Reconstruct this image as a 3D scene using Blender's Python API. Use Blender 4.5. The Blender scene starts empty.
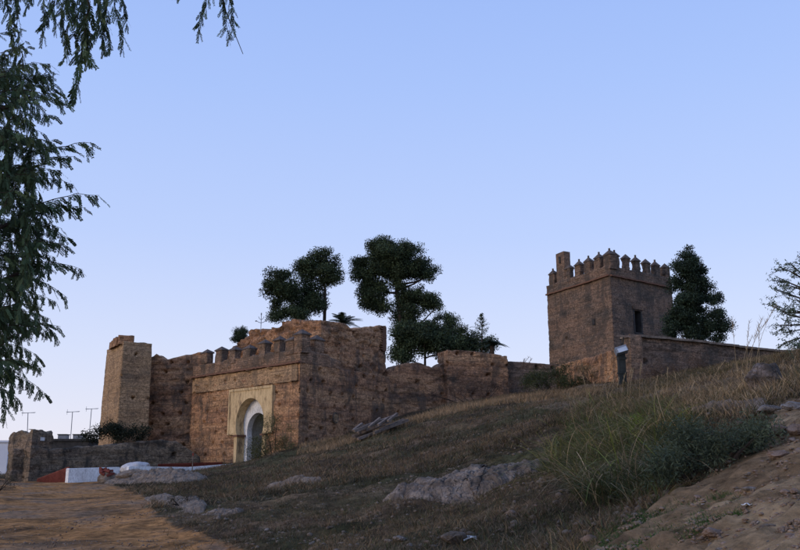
import bpy, bmesh, math, random
import numpy as np
from mathutils import Vector

random.seed(7)
rng = np.random.default_rng(7)
sc = bpy.context.scene
COL = sc.collection

# ------------------------------------------------------------------ camera
F_PX = 858.0
EYE = 1.6
PITCH = math.atan(195.0 / F_PX)
CP, SP = math.cos(PITCH), math.sin(PITCH)
cam_d = bpy.data.cameras.new('camera')
cam_d.sensor_width = 36.0
cam_d.lens = F_PX / 800.0 * 36.0
cam_d.clip_start = 0.05
cam_d.clip_end = 9000
cam = bpy.data.objects.new('camera', cam_d)
COL.objects.link(cam)
cam.location = (0, 0, EYE)
cam.rotation_euler = (math.radians(90) + PITCH, 0, 0)
sc.camera = cam

# ------------------------------------------------------------------ sky + sun
SUN_EL = math.radians(6.0)
SUN_AZ = math.radians(-118.0)        # measured from +Y towards +X: the west, left and behind the camera
world = bpy.data.worlds.new("World")
sc.world = world
world.use_nodes = True
nt = world.node_tree
bg = nt.nodes['Background']
sky = nt.nodes.new('ShaderNodeTexSky')
sky.sky_type = 'NISHITA'
sky.sun_disc = False
sky.sun_elevation = SUN_EL
sky.sun_rotation = SUN_AZ
sky.altitude = 100
sky.air_density = 1.0
sky.dust_density = 0.6
sky.ozone_density = 3.0
# clear dusk sky: lavender at the horizon to blue overhead, a little of the Nishita glow towards the west
tc = nt.nodes.new('ShaderNodeTexCoord'); sx = nt.nodes.new('ShaderNodeSeparateXYZ'); nt.links.new(tc.outputs['Generated'], sx.inputs[0])
rp = nt.nodes.new('ShaderNodeValToRGB'); nt.links.new(sx.outputs['Z'], rp.inputs[0])
el = rp.color_ramp.elements
SKY = [(0.0, (.80,.77,.87)), (.045, (.78,.775,.91)), (.13, (.67,.725,.94)), (.26, (.51,.625,.955)), (.42, (.40,.545,.945)), (.56, (.325,.475,.91)), (1.0, (.22,.37,.80))]
while len(el) < len(SKY): el.new(.5)
for e_, (p_, c_) in zip(el, SKY): e_.position = p_; e_.color = (*c_, 1)
vm = nt.nodes.new('ShaderNodeVectorMath'); vm.operation = 'SCALE'; nt.links.new(rp.outputs[0], vm.inputs[0]); vm.inputs['Scale'].default_value = 4.22
mx = nt.nodes.new('ShaderNodeMix'); mx.data_type = 'RGBA'; mx.inputs[0].default_value = 0.10
nt.links.new(vm.outputs[0], mx.inputs[6]); nt.links.new(sky.outputs[0], mx.inputs[7])
nt.links.new(mx.outputs[2], bg.inputs[0])
bg.inputs[1].default_value = 0.15

sd = bpy.data.lights.new('sun', 'SUN')
sd.energy = 0.65
sd.angle = math.radians(22)
sd.color = (1.0, 0.80, 0.62)
sun = bpy.data.objects.new('sun', sd)
COL.objects.link(sun)
sdir = Vector((math.sin(SUN_AZ) * math.cos(math.radians(14)), math.cos(SUN_AZ) * math.cos(math.radians(14)), math.sin(math.radians(14))))
sun.rotation_euler = (-sdir).to_track_quat('-Z', 'Y').to_euler()

sc.view_settings.view_transform = 'Standard'
sc.view_settings.look = 'None'
sc.view_settings.gamma = 1
sc.view_settings.exposure = 0.78

# ------------------------------------------------------------------ numpy helpers
def _h(ix, iy, iz, seed):
    n = (ix * 374761393 + iy * 668265263 + iz * 2147483647 + seed * 1274126177) & 0xffffffff
    n = ((n ^ (n >> 13)) * 1274126177) & 0xffffffff
    n = (n ^ (n >> 16)) & 0xffffffff
    return n.astype(np.float64) / 4294967295.0

def vnoise(P, seed=0):
    P = np.asarray(P, float)
    i = np.floor(P).astype(np.int64)
    f = P - i
    f = f * f * (3 - 2 * f)
    x, y, z = i[..., 0], i[..., 1], i[..., 2]
    fx, fy, fz = f[..., 0], f[..., 1], f[..., 2]
    def c(a, b, d): return _h(x + a, y + b, z + d, seed)
    a = c(0,0,0) * (1-fx) + c(1,0,0) * fx
    b = c(0,1,0) * (1-fx) + c(1,1,0) * fx
    d = c(0,0,1) * (1-fx) + c(1,0,1) * fx
    e = c(0,1,1) * (1-fx) + c(1,1,1) * fx
    return ((a * (1-fy) + b * fy) * (1-fz) + (d * (1-fy) + e * fy) * fz) * 2 - 1

def fbm(P, oct=4, seed=0):
    P = np.asarray(P, float)
    s = 0; a = 1.0; t = 0
    for k in range(oct):
        s = s + a * vnoise(P * (2.03 ** k) + 17.3 * k, seed + k)
        t += a; a *= 0.5
    return s / t

def sstep(a, b, x):
    t = np.clip((x - a) / (b - a), 0, 1)
    return t * t * (3 - 2 * t)

def W(px, py, Y):
    """photo pixel + distance along +Y -> point of the place"""
    u = (px - 400.0) / F_PX; v = (275.0 - py) / F_PX
    t = Y / (CP - v * SP)
    return np.array((u * t, Y, EYE + t * (SP + v * CP)))

def proj(x, y, z):
    d = y * CP + (z - EYE) * SP
    h = -y * SP + (z - EYE) * CP
    d = np.maximum(d, 0.05)
    return 400 + F_PX * x / d, 275 - F_PX * h / d

# ------------------------------------------------------------------ terrain height
CTRL = [(0,550,15.5),(100,550,15.5),(200,550,15),(-150,550,16),(-150,500,32),(0,520,22),(100,520,22),(190,520,20.5),
 (0,500,32),(80,500,32),(150,500,30),(0,487,45),(80,487,45),(60,481,55),(-60,484,50),(150,479,52),(150,474,62),(60,477,63),(200,470,58),(240,466,61),
 (300,447,57),(350,437,59),(400,420,63),(450,406,67),(500,398,72),(550,391,72),(250,475,45),
 (300,550,13),(400,550,11.5),(500,550,9.5),(600,550,7.5),(700,550,6.2),(800,550,5.2),(950,550,4.2),
 (230,505,24),(300,500,22),(400,500,19),(500,500,15.5),(600,500,11.5),(700,500,8.5),(800,480,7),
 (300,460,44),(400,450,34),(500,450,26),(600,450,18),(700,450,12),(800,440,8.7),
 (450,415,48),(500,410,44),(550,405,36),(600,410,26),(700,410,17),(790,410,11),(800,381,18),(750,385,22),(650,394,34),
 (620,388,46),(760,365,28),(800,354,30),(680,372,46),(720,366,46),(900,370,20),(900,335,34)]
pts = [W(*c) for c in CTRL]
pts += [np.array(p, float) for p in [(0,0,0),(-6,2,0),(-15,0,0),(6,0,.85),(14,2,2.6),(20,15,4.4),(35,30,6.8),(45,50,8.3),(0,-15,-.3),(-25,20,.25),
        (-45,40,.5),(-45,70,.8),(-28,95,1.5),(-8,88,7.6),(12,95,9),(30,95,9),(50,80,9),(28,60,8.6),(-30,62,1.0),(20,-12,3)]]
pts = np.array(pts)
_n = len(pts)
def _phi(r2): return 0.5 * r2 * np.log(r2 + 1e-9)
_d2 = ((pts[:, None, :2] - pts[None, :, :2]) ** 2).sum(-1)
_A = np.zeros((_n + 3, _n + 3)); _A[:_n, :_n] = _phi(_d2) + np.eye(_n) * 1.0
_A[:_n, _n] = 1; _A[:_n, _n+1:] = pts[:, :2]; _A[_n:, :_n] = _A[:_n, _n:].T
_w = np.linalg.solve(_A, np.concatenate([pts[:, 2], np.zeros(3)]))

def height(x, y):
    x = np.asarray(x, float); y = np.asarray(y, float)
    sh = x.shape
    x = x.ravel(); y = y.ravel()
    xc = np.clip(x, -70, 70); yc = np.clip(y, -30, 120)
    z = np.empty_like(x)
    for a in range(0, len(x), 60000):
        s = slice(a, a + 60000)
        r2 = (xc[s, None] - pts[None, :, 0]) ** 2 + (yc[s, None] - pts[None, :, 1]) ** 2
        z[s] = _phi(r2) @ _w[:_n] + _w[_n] + _w[_n+1] * xc[s] + _w[_n+2] * yc[s]
    r = np.hypot(x * 0.9, y - 45)
    k = sstep(62, 140, r)
    z = np.clip(z, -3, 10.5) * (1 - k) + (-2.0 + 1.5 * fbm(np.stack([x * .01, y * .01, 0 * x], -1), 3)) * k
    q = np.stack([x, y, 0 * x], -1)
    hm = sstep(-.31, -.20, x / np.maximum(y, 1)) * (y > 1) * (1 - k)
    z = z + 0.16 * fbm(q * 0.33, 3, 5) + 0.035 * fbm(q * 2.1, 3, 9) + hm * (.16 * fbm(q * .9, 3, 61) + .07 * fbm(q * 2.7, 3, 63)) * np.clip(y / 14, .35, 1)
    return z.reshape(sh)

def hz(x, y): return float(height(np.array([x]), np.array([y]))[0])

def G(px, py, near=3.5, far=75):
    """the ground point seen at a photo pixel"""
    Y = np.geomspace(near, far, 900)
    u = (px - 400.0) / F_PX; v = (275.0 - py) / F_PX
    t = Y / (CP - v * SP)
    X = u * t; Z = EYE + t * (SP + v * CP)
    hh = height(X, Y)
    b = np.nonzero(Z <= hh)[0]
    i = b[0] if len(b) else len(Y) - 1
    return np.array((X[i], Y[i], hh[i]))

# ------------------------------------------------------------------ object helpers
WL = {}
def wl(o): return WL.get(o, np.zeros(3)) if o is not None else np.zeros(3)

def thing(name, label, cat, loc, group=None):
    o = bpy.data.objects.new(name, None); COL.objects.link(o)
    o.empty_display_size = 0.3
    loc = np.array(loc, float); o.location = loc; WL[o] = loc
    o['label'] = label; o['category'] = cat
    if group: o['group'] = group
    return o

def tag(o, label, cat, group=None):
    o['label'] = label; o['category'] = cat
    if group: o['group'] = group
    return o

def mk(name, V, F, mat, parent=None, smooth=False, col=None, origin=None, kind=None):
    """one mesh object; V in world coordinates; F = list of index lists or an (n,3|4) array"""
    V = np.asarray(V, float)
    org = np.array(origin, float) if origin is not None else (wl(parent) if parent is not None else np.array([V[:,0].mean(), V[:,1].mean(), V[:,2].min()]))
    me = bpy.data.meshes.new(name)
    L = V - org
    if isinstance(F, np.ndarray):
        k = F.shape[1]
        me.vertices.add(len(L)); me.vertices.foreach_set('co', L.ravel())
        me.loops.add(F.size); me.loops.foreach_set('vertex_index', F.ravel().astype(np.int32))
        me.polygons.add(len(F)); me.polygons.foreach_set('loop_start', np.arange(0, F.size, k, dtype=np.int32))
        me.update(calc_edges=True)
    else:
        me.from_pydata([tuple(p) for p in L], [], [tuple(int(i) for i in f) for f in F])
        me.update()
    if smooth: me.polygons.foreach_set('use_smooth', np.ones(len(me.polygons), bool))
    if col is not None:
        a = me.color_attributes.new('tint', 'FLOAT_COLOR', 'POINT')
        c = np.ones((len(L), 4)); c[:, :3] = col
        a.data.foreach_set('color', c.ravel())
    me.materials.append(mat)
    o = bpy.data.objects.new(name, me); COL.objects.link(o)
    if parent is not None:
        o.parent = parent; o.location = org - wl(parent)
    else:
        o.location = org
    WL[o] = org
    if kind: o['kind'] = kind
    return o

class MB:
    """collects pieces for one mesh"""
    def __init__(s): s.V = []; s.F = []; s.n = 0
    def add(s, V, F):
        V = np.asarray(V, float)
        s.V.append(V); s.F += [[i + s.n for i in f] for f in F]; s.n += len(V); return s
    def box(s, c, size, rz=0.0, tilt=None):
        x, y, z = [q / 2 for q in size]
        P = np.array([(a * x, b * y, d * z) for d in (-1, 1) for a, b in ((-1,-1),(1,-1),(1,1),(-1,1))])
        if tilt is not None:
            R = np.array(tilt); P = P @ R.T
        cc, ss = math.cos(rz), math.sin(rz)
        P = P @ np.array([[cc, ss, 0], [-ss, cc, 0], [0, 0, 1]])
        return s.add(P + np.array(c), [(3,2,1,0),(4,5,6,7),(0,1,5,4),(1,2,6,5),(2,3,7,6),(3,0,4,7)])
    def beam(s, a, b, w, h):
        a = np.array(a, float); b = np.array(b, float); d = b - a; L = np.linalg.norm(d); d /= L
        side = np.cross(d, (0,0,1)); side = side / (np.linalg.norm(side) + 1e-9) if np.linalg.norm(side) > 1e-3 else np.array((1.,0,0))
        up = np.cross(side, d)
        P = [p + side * i * w / 2 + up * j * h / 2 for p in (a, b) for i, j in ((-1,-1),(1,-1),(1,1),(-1,1))]
        return s.add(P, [(3,2,1,0),(4,5,6,7),(0,1,5,4),(1,2,6,5),(2,3,7,6),(3,0,4,7)])
    def tube(s, P, R, n=7):
        P = np.asarray(P, float); m = len(P)
        R = np.broadcast_to(np.asarray(R, float), (m,))
        V = []
        for i in range(m):
            d = P[min(i+1, m-1)] - P[max(i-1, 0)]; d = d / (np.linalg.norm(d) + 1e-9)
            a = np.cross(d, (0.31, 0.9, 0.23)); a /= np.linalg.norm(a) + 1e-9; b = np.cross(d, a)
            for k in range(n):
                t = 2 * math.pi * k / n
                V.append(P[i] + R[i] * (math.cos(t) * a + math.sin(t) * b))
        F = [(i*n+k, i*n+(k+1) % n, (i+1)*n+(k+1) % n, (i+1)*n+k) for i in range(m-1) for k in range(n)]
        F += [tuple(range(n))[::-1], tuple((m-1)*n + k for k in range(n))]
        return s.add(V, F)
    def build(s, name, mat, parent=None, **k):
        return mk(name, np.concatenate(s.V), s.F, mat, parent, **k)

# ------------------------------------------------------------------ materials
def base_mat(name, rough=0.95, spec=0.15):
    m = bpy.data.materials.new(name); m.use_nodes = True
    b = m.node_tree.nodes['Principled BSDF']
    b.inputs['Roughness'].default_value = rough
    b.inputs['Specular IOR Level'].default_value = spec
    return m, m.node_tree, b

def N(nt, t, **kw):
    n = nt.nodes.new(t)
    for k, v in kw.items(): setattr(n, k, v)
    return n

def noise(nt, pos, scale, sv=(1,1,1), detail=6, rough=0.6, dist=0.0):
    mp = N(nt, 'ShaderNodeVectorMath', operation='MULTIPLY'); nt.links.new(pos, mp.inputs[0]); mp.inputs[1].default_value = sv
    n = N(nt, 'ShaderNodeTexNoise'); nt.links.new(mp.outputs[0], n.inputs['Vector'])
    n.inputs['Scale'].default_value = scale; n.inputs['Detail'].default_value = detail
    n.inputs['Roughness'].default_value = rough; n.inputs['Distortion'].default_value = dist
    return n.outputs['Fac']

def ramp(nt, fac, stops, interp='LINEAR'):
    r = N(nt, 'ShaderNodeValToRGB'); nt.links.new(fac, r.inputs[0]); r.color_ramp.interpolation = interp
    e = r.color_ramp.elements
    while len(e) < len(stops): e.new(0.5)
    for el, (p, c) in zip(e, stops):
        el.position = p; el.color = (*c, 1) if len(c) == 3 else c
    return r.outputs[0]

def mix(nt, fac, a, b, mode='MIX'):
    m = N(nt, 'ShaderNodeMix', data_type='RGBA', blend_type=mode)
    if isinstance(fac, (int, float)): m.inputs[0].default_value = fac
    else: nt.links.new(fac, m.inputs[0])
    for s, v in ((m.inputs[6], a), (m.inputs[7], b)):
        if isinstance(v, tuple): s.default_value = (*v, 1)
        else: nt.links.new(v, s)
    return m.outputs[2]

def bump(nt, b, h, strength=0.6, dist=0.03):
    n = N(nt, 'ShaderNodeBump'); n.inputs['Strength'].default_value = strength; n.inputs['Distance'].default_value = dist
    nt.links.new(h, n.inputs['Height']); nt.links.new(n.outputs[0], b.inputs['Normal'])

def g(v): return (v, v, v)

def earth_wall(name, c1, c2, c3, patch, stain, stain_amt=0.55, lift=0.8):
    c1, c2, c3, patch, stain = [tuple(a * k for a, k in zip(c, (.98, 1.0, .93))) for c in (c1, c2, c3, patch, stain)]
    m, nt, b = base_mat(name)
    pos = N(nt, 'ShaderNodeNewGeometry').outputs['Position']
    big = noise(nt, pos, 0.45, (1,1,1.7), 7, 0.62, 0.4)
    c = ramp(nt, big, [(0.34, c1), (0.46, c2), (0.56, c3), (0.68, c2)])
    bands = noise(nt, pos, 1.0, (0.12,0.12,1/lift*0.9), 3, 0.5)
    c = mix(nt, ramp(nt, bands, [(0.44, g(0)), (0.60, g(0.75))]), c, patch)
    course = noise(nt, pos, 1.0, (1.1,1.1,11), 4, 0.65)
    c = mix(nt, 1.0, c, ramp(nt, course, [(0.30, g(0.66)), (0.50, g(1.0)), (0.72, g(1.2))]), 'MULTIPLY')
    fine = noise(nt, pos, 5.0, (1,1,1.4), 8, 0.72)
    c = mix(nt, 1.0, c, ramp(nt, fine, [(0.34, g(0.45)), (0.5, g(1.0)), (0.66, g(1.5))]), 'MULTIPLY')
    vf = noise(nt, pos, 13.0, (1,1,1.3), 5, 0.75)
    c = mix(nt, 1.0, c, ramp(nt, vf, [(0.36, g(0.5)), (0.5, g(1.0)), (0.62, g(1.45))]), 'MULTIPLY')
    st = noise(nt, pos, 1.0, (0.9,0.9,0.35), 8, 0.7, 0.3)
    c = mix(nt, ramp(nt, st, [(0.50, g(0)), (0.60, g(stain_amt))]), c, stain)
    # open joints between courses of the wall, broken up along their length
    sz = N(nt, 'ShaderNodeSeparateXYZ'); nt.links.new(pos, sz.inputs[0])
    wob = N(nt, 'ShaderNodeMath', operation='MULTIPLY_ADD'); nt.links.new(noise(nt, pos, .9, (1,1,1), 4), wob.inputs[0]); wob.inputs[1].default_value = .25; nt.links.new(sz.outputs['Z'], wob.inputs[2])
    fr = N(nt, 'ShaderNodeMath', operation='MODULO'); nt.links.new(wob.outputs[0], fr.inputs[0]); fr.inputs[1].default_value = lift / 2
    jn = ramp(nt, fr.outputs[0], [(0.0, g(1)), (0.035, g(1)), (0.075, g(0))])
    br = ramp(nt, noise(nt, pos, 1.3, (1,1,.5), 4), [(0.46, g(0)), (0.56, g(.75))])
    c = mix(nt, mix(nt, 1.0, jn, br, 'MULTIPLY'), c, c1)
    nt.links.new(c, b.inputs['Base Color'])
    bump(nt, b, noise(nt, pos, 7.0, (1,1,1.8), 8, 0.75), 0.9, 0.06)
    return m

def simple(name, stops, scale=2.0, sv=(1,1,1), rough=0.9, bs=0.5, bd=0.02, fine=True, spec=0.15):
    m, nt, b = base_mat(name, rough, spec)
    pos = N(nt, 'ShaderNodeNewGeometry').outputs['Position']
    c = ramp(nt, noise(nt, pos, scale, sv, 7, 0.65), stops)
    if fine:
        f = noise(nt, pos, scale * 9, sv, 6, 0.7)
        c = mix(nt, 1.0, c, ramp(nt, f, [(0.3, g(0.7)), (0.7, g(1.25))]), 'MULTIPLY')
    nt.links.new(c, b.inputs['Base Color'])
    bump(nt, b, noise(nt, pos, scale * 5, sv, 7, 0.7), bs, bd)
    return m

def leaf_mat(name, tint=(1,1,1), trans=0.0, rough=0.7):
    m, nt, b = base_mat(name, rough, 0.2)
    a = N(nt, 'ShaderNodeAttribute', attribute_name='tint')
    c = mix(nt, 1.0, a.outputs['Color'], tint, 'MULTIPLY')
    nt.links.new(c, b.inputs['Base Color'])
    if trans:
        tr = N(nt, 'ShaderNodeBsdfTranslucent'); nt.links.new(c, tr.inputs[0])
        ms = N(nt, 'ShaderNodeMixShader'); ms.inputs[0].default_value = trans
        nt.links.new(b.outputs[0], ms.inputs[1]); nt.links.new(tr.outputs[0], ms.inputs[2])
        nt.links.new(ms.outputs[0], nt.nodes['Material Output'].inputs[0])
    return m

M_wall = earth_wall('rammed_earth', (.105,.066,.048), (.25,.135,.085), (.38,.20,.115), (.43,.245,.14), (.070,.058,.052), .7)
M_tower = earth_wall('tower_masonry', (.070,.056,.048), (.135,.098,.080), (.21,.137,.102), (.22,.138,.10), (.062,.055,.052), 0.65)
M_plast = earth_wall('pale_rammed_earth', (.15,.10,.07), (.33,.205,.125), (.42,.26,.15), (.40,.26,.16), (.13,.10,.08), 0.55)
M_low = earth_wall('stained_stone_wall', (.055,.048,.044), (.13,.10,.082), (.24,.17,.125), (.19,.14,.10), (.035,.033,.032), 0.85)
M_brick = simple('red_brick', [(0.3, (.18,.075,.045)), (0.5, (.30,.13,.075)), (0.7, (.38,.18,.11))], 4, (1,1,6), bd=0.02)
M_course = simple('dark_brick_course', [(0.3, (.10,.055,.038)), (0.5, (.18,.095,.062)), (0.7, (.24,.14,.09))], 4, (1,1,6), bd=0.02)
M_merlon = earth_wall('merlon_brickwork', (.10,.068,.052), (.21,.13,.09), (.30,.175,.115), (.25,.165,.12), (.085,.072,.064), 0.65, 0.3)
M_cap = simple('cap_stone', [(0.3, (.065,.050,.042)), (0.55, (.13,.10,.082)), (0.75, (.19,.145,.115))], 3)
M_ochre = simple('ochre_plaster', [(0.36, (.24,.17,.10)), (0.47, (.56,.40,.21)), (0.66, (.70,.52,.29))], 2.2, (1.5,1.5,.45), fine=True, bs=.3)
M_white = simple('whitewash', [(0.33, (.38,.36,.33)), (0.45, (.70,.69,.67)), (0.6, (.80,.80,.79))], 1.3, (1,1,.6), bs=.4, fine=True)
M_dark = simple('passage_plaster', [(0.3, (.40,.40,.37)), (0.7, (.55,.55,.52))], 1.5)
M_door = simple('weathered_green_door', [(0.3, (.045,.055,.04)), (0.7, (.09,.10,.07))], 3, (1,1,.2))
M_rock = simple('limestone', [(0.36, (.055,.045,.038)), (0.46, (.15,.118,.098)), (0.56, (.25,.20,.175)), (0.68, (.33,.28,.25))], 2.6, bs=1.0, bd=.08)
M_palerock = simple('pale_limestone', [(0.34, (.14,.115,.10)), (0.5, (.27,.23,.20)), (0.66, (.40,.35,.31))], 2.6, bs=1.0, bd=.06)
def pitted(m, sc_, c0):
    nt = m.node_tree; b = nt.nodes['Principled BSDF']
    src = b.inputs['Base Color'].links[0].from_socket
    pos = N(nt, 'ShaderNodeNewGeometry').outputs['Position']
    v = N(nt, 'ShaderNodeTexVoronoi', feature='DISTANCE_TO_EDGE'); v.inputs['Scale'].default_value = sc_
    w = N(nt, 'ShaderNodeVectorMath', operation='ADD'); nt.links.new(pos, w.inputs[0])
    nn_ = N(nt, 'ShaderNodeTexNoise'); nn_.inputs['Scale'].default_value = 3; nt.links.new(pos, nn_.inputs['Vector']); nt.links.new(nn_.outputs['Color'], w.inputs[1])
    nt.links.new(w.outputs[0], v.inputs['Vector'])
    nt.links.new(mix(nt, ramp(nt, v.outputs['Distance'], [(0.0, g(.75)), (0.09, g(0))]), src, c0), b.inputs['Base Color'])
    l = noise(nt, pos, 1.4, (1,1,1), 8, .75)
    src = b.inputs['Base Color'].links[0].from_socket
    nt.links.new(mix(nt, ramp(nt, l, [(0.50, g(0)), (0.60, g(.7))]), src, tuple(x * 1.4 for x in c0)), b.inputs['Base Color'])
M_slab = simple('pale_slab', [(0.34, (.10,.080,.066)), (0.45, (.19,.148,.115)), (0.58, (.28,.225,.18)), (0.70, (.36,.30,.245))], 2.2, bs=1.0, bd=.06); pitted(M_slab, 4.5, (.07,.056,.045))
pitted(M_rock, 4.0, (.05,.042,.035)); pitted(M_palerock, 5.0, (.09,.075,.06))
M_rubble = simple('earthy_rubble', [(0.3, (.10,.08,.06)), (0.5, (.22,.17,.13)), (0.7, (.33,.27,.21))], 2.2, bs=1.0, bd=.08)
M_stone = simple('field_stone', [(0.3, (.12,.08,.058)), (0.5, (.21,.145,.108)), (0.7, (.30,.22,.17))], 6, bs=.6, bd=.02)
M_bark = simple('bark', [(0.3, (.025,.018,.014)), (0.7, (.085,.062,.048))], 6, (1,1,.3), bd=.03)
M_wood = simple('grey_timber', [(0.3, (.085,.065,.052)), (0.7, (.26,.205,.17))], 5, (1,1,1), bd=.01)
M_dkmetal = simple('dark_metal', [(0.3, (.012,.015,.014)), (0.7, (.035,.04,.038))], 3, rough=.6, bs=.1)
M_grmetal = simple('grey_metal', [(0.3, (.13,.14,.16)), (0.7, (.24,.26,.29))], 3, rough=.45, bs=.1, spec=.5)
M_glass = simple('lamp_glass', [(0.3, (.35,.40,.46)), (0.7, (.5,.56,.62))], 2, rough=.15, bs=0, spec=.6, fine=False)
M_roofdark = simple('dark_roof', [(0.3, (.03,.03,.03)), (0.7, (.07,.065,.06))], 3)
M_red = simple('red_mesh', [(0.3, (.12,.030,.022)), (0.7, (.23,.062,.042))], 3, rough=.7, bs=.1)
M_tarp = simple('pale_tarpaulin', [(0.3, (.42,.40,.39)), (0.7, (.62,.59,.57))], 1.5, rough=.5, bs=.4, bd=.03)
M_white2 = simple('painted_house', [(0.3, (.55,.58,.64)), (0.7, (.66,.69,.74))], .5, fine=False, bs=.05)
M_leaf = leaf_mat('foliage', (1,1,1), 0.18)
M_needle = leaf_mat('needles', (1,1,1), 0.0)
M_grass = leaf_mat('grass_blades', (1.22,1.18,1.06), 0.15, 0.8)

# ground: colour from the kind of ground only (road clay, bare earth, turf)
def ground_mat():
    m, nt, b = base_mat('ground_soil', 1.0, 0.05)
    pos = N(nt, 'ShaderNodeNewGeometry').outputs['Position']
    at = N(nt, 'ShaderNodeAttribute', attribute_name='tint')
    sep = N(nt, 'ShaderNodeSeparateColor'); nt.links.new(at.outputs['Color'], sep.inputs[0])
    n1 = noise(nt, pos, 0.55, (1,1,1), 8, 0.65, 0.3)
    n2 = noise(nt, pos, 5.0, (1,1,1), 8, 0.7)
    n3 = noise(nt, pos, 0.25, (1,1,1), 5, 0.6)
    turf = ramp(nt, n1, [(0.34, (.026,.020,.013)), (0.5, (.068,.046,.030)), (0.62, (.13,.088,.058))])
    turf = mix(nt, ramp(nt, n3, [(0.45, g(0)), (0.62, g(0.6))]), turf, (.045,.052,.024))
    road = ramp(nt, n1, [(0.36, (.12,.070,.036)), (0.45, (.25,.130,.052)), (0.53, (.40,.20,.075)), (0.62, (.24,.155,.095))])
    road = mix(nt, ramp(nt, n3, [(0.50, g(0)), (0.62, g(0.75))]), road, (.21,.145,.095))
    dirt = ramp(nt, n1, [(0.34, (.085,.052,.036)), (0.5, (.175,.108,.074)), (0.64, (.25,.165,.118))])
    dry = ramp(nt, n1, [(0.30, (.10,.07,.04)), (0.6, (.20,.145,.09))])
    turf = mix(nt, 1.0, turf, (1.35,1.32,1.2), 'MULTIPLY'); dirt = mix(nt, 1.0, dirt, (1.35,1.42,1.12), 'MULTIPLY'); road = mix(nt, 1.0, road, (1.02,.98,.95), 'MULTIPLY')
    c = mix(nt, sep.outputs[0], turf, road)
    c = mix(nt, sep.outputs[1], c, dirt)
    c = mix(nt, sep.outputs[2], c, dry)
    c = mix(nt, 1.0, c, ramp(nt, n2, [(0.32, g(0.40)), (0.5, g(1.0)), (0.66, g(1.6))]), 'MULTIPLY')
    nt.links.new(c, b.inputs['Base Color'])
    bump(nt, b, noise(nt, pos, 6.0, (1,1,1), 9, 0.72), 1.0, 0.07)
    return m
M_ground = ground_mat()

# ------------------------------------------------------------------ ground zones (traced on the photo, kept in plan)
def in_poly(px, py, poly):
    inside = np.zeros(px.shape, bool); n = len(poly); j = n - 1
    for i in range(n):
        xi, yi = poly[i]; xj, yj = poly[j]
        c = ((yi > py) != (yj > py)) & (px < (xj - xi) * (py - yi) / (yj - yi + 1e-9) + xi)
        inside ^= c; j = i
    return inside
ROAD = [(-900,478),(40,479),(105,482),(150,497),(152,508),(172,524),(235,545),(330,600),(600,1500),(-3000,1500),(-900,560)]
DIRT = [(1200,380),(830,392),(785,402),(772,430),(748,455),(705,476),(660,500),(610,535),(585,560),(480,1500),(3000,1500),(2500,500)]
DRY = [(500,395),(560,388),(600,380),(640,375),(700,360),(760,352),(1200,330),(1200,382),(800,400),(740,420),(690,400),(600,412),(540,408)]
def zones(x, y, z):
    px, py = proj(x, y, z)
    q = np.stack([x, y, 0 * x], -1)
    jx = 20 * fbm(q * 0.8, 5, 31); jy = 6 * fbm(q * 0.8, 4, 37)
    r = in_poly(px + jx, py + jy, ROAD) & (y > 1.0)
    d = in_poly(px + jx, py + jy, DIRT) & (y > 1.0)
    dr = in_poly(px + jx, py + jy, DRY) & (y > 6.0)
    behind = y <= 1.0
    r |= behind & (x < 1.5) & (x > -9); d |= behind & (x >= 1.5)
    return r.astype(float), d.astype(float), dr.astype(float)

def spaced(segs):
    a = []
    for lo, hi, st in segs: a.append(np.arange(lo, hi, st))
    return np.concatenate(a)
xs = np.concatenate([-np.geomspace(4000, 62, 40), spaced([(-60,-12,.4),(-12,14,.11),(14,60,.4)]), np.geomspace(60, 4000, 40)])
ys = np.concatenate([-np.geomspace(3000, 16, 30), spaced([(-15,3,.5),(3,24,.085),(24,50,.2),(50,80,.35),(80,130,1.0)]), np.geomspace(131, 6000, 45)])
GX, GY = np.meshgrid(xs, ys)
GZ = height(GX, GY)
zr, zd, zy = zones(GX, GY, GZ)
q = np.stack([GX, GY, 0 * GX], -1)
near = (GY > 2) & (GY < 30)
GZ = GZ + zd * 0.05 * np.abs(fbm(q * 2.6, 5, 3)) + zd * 0.05 * fbm(q * 5.5, 4, 4) - zr * 0.05 * sstep(.2, .8, np.abs(vnoise(q * np.array([1.1, .14, 1]), 8))) + zd * .04 * sstep(.1,.4,fbm(q * 9, 3, 71))
nx, ny = len(xs), len(ys)
V = np.stack([GX, GY, GZ], -1).reshape(-1, 3)
idx = np.arange(nx * ny).reshape(ny, nx)
F = np.stack([idx[:-1, :-1], idx[:-1, 1:], idx[1:, 1:], idx[1:, :-1]], -1).reshape(-1, 4)
mk('ground', V, F, M_ground, smooth=True, col=np.stack([zr, zd, zy], -1).reshape(-1, 3), origin=(0,0,0), kind='structure')

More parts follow.
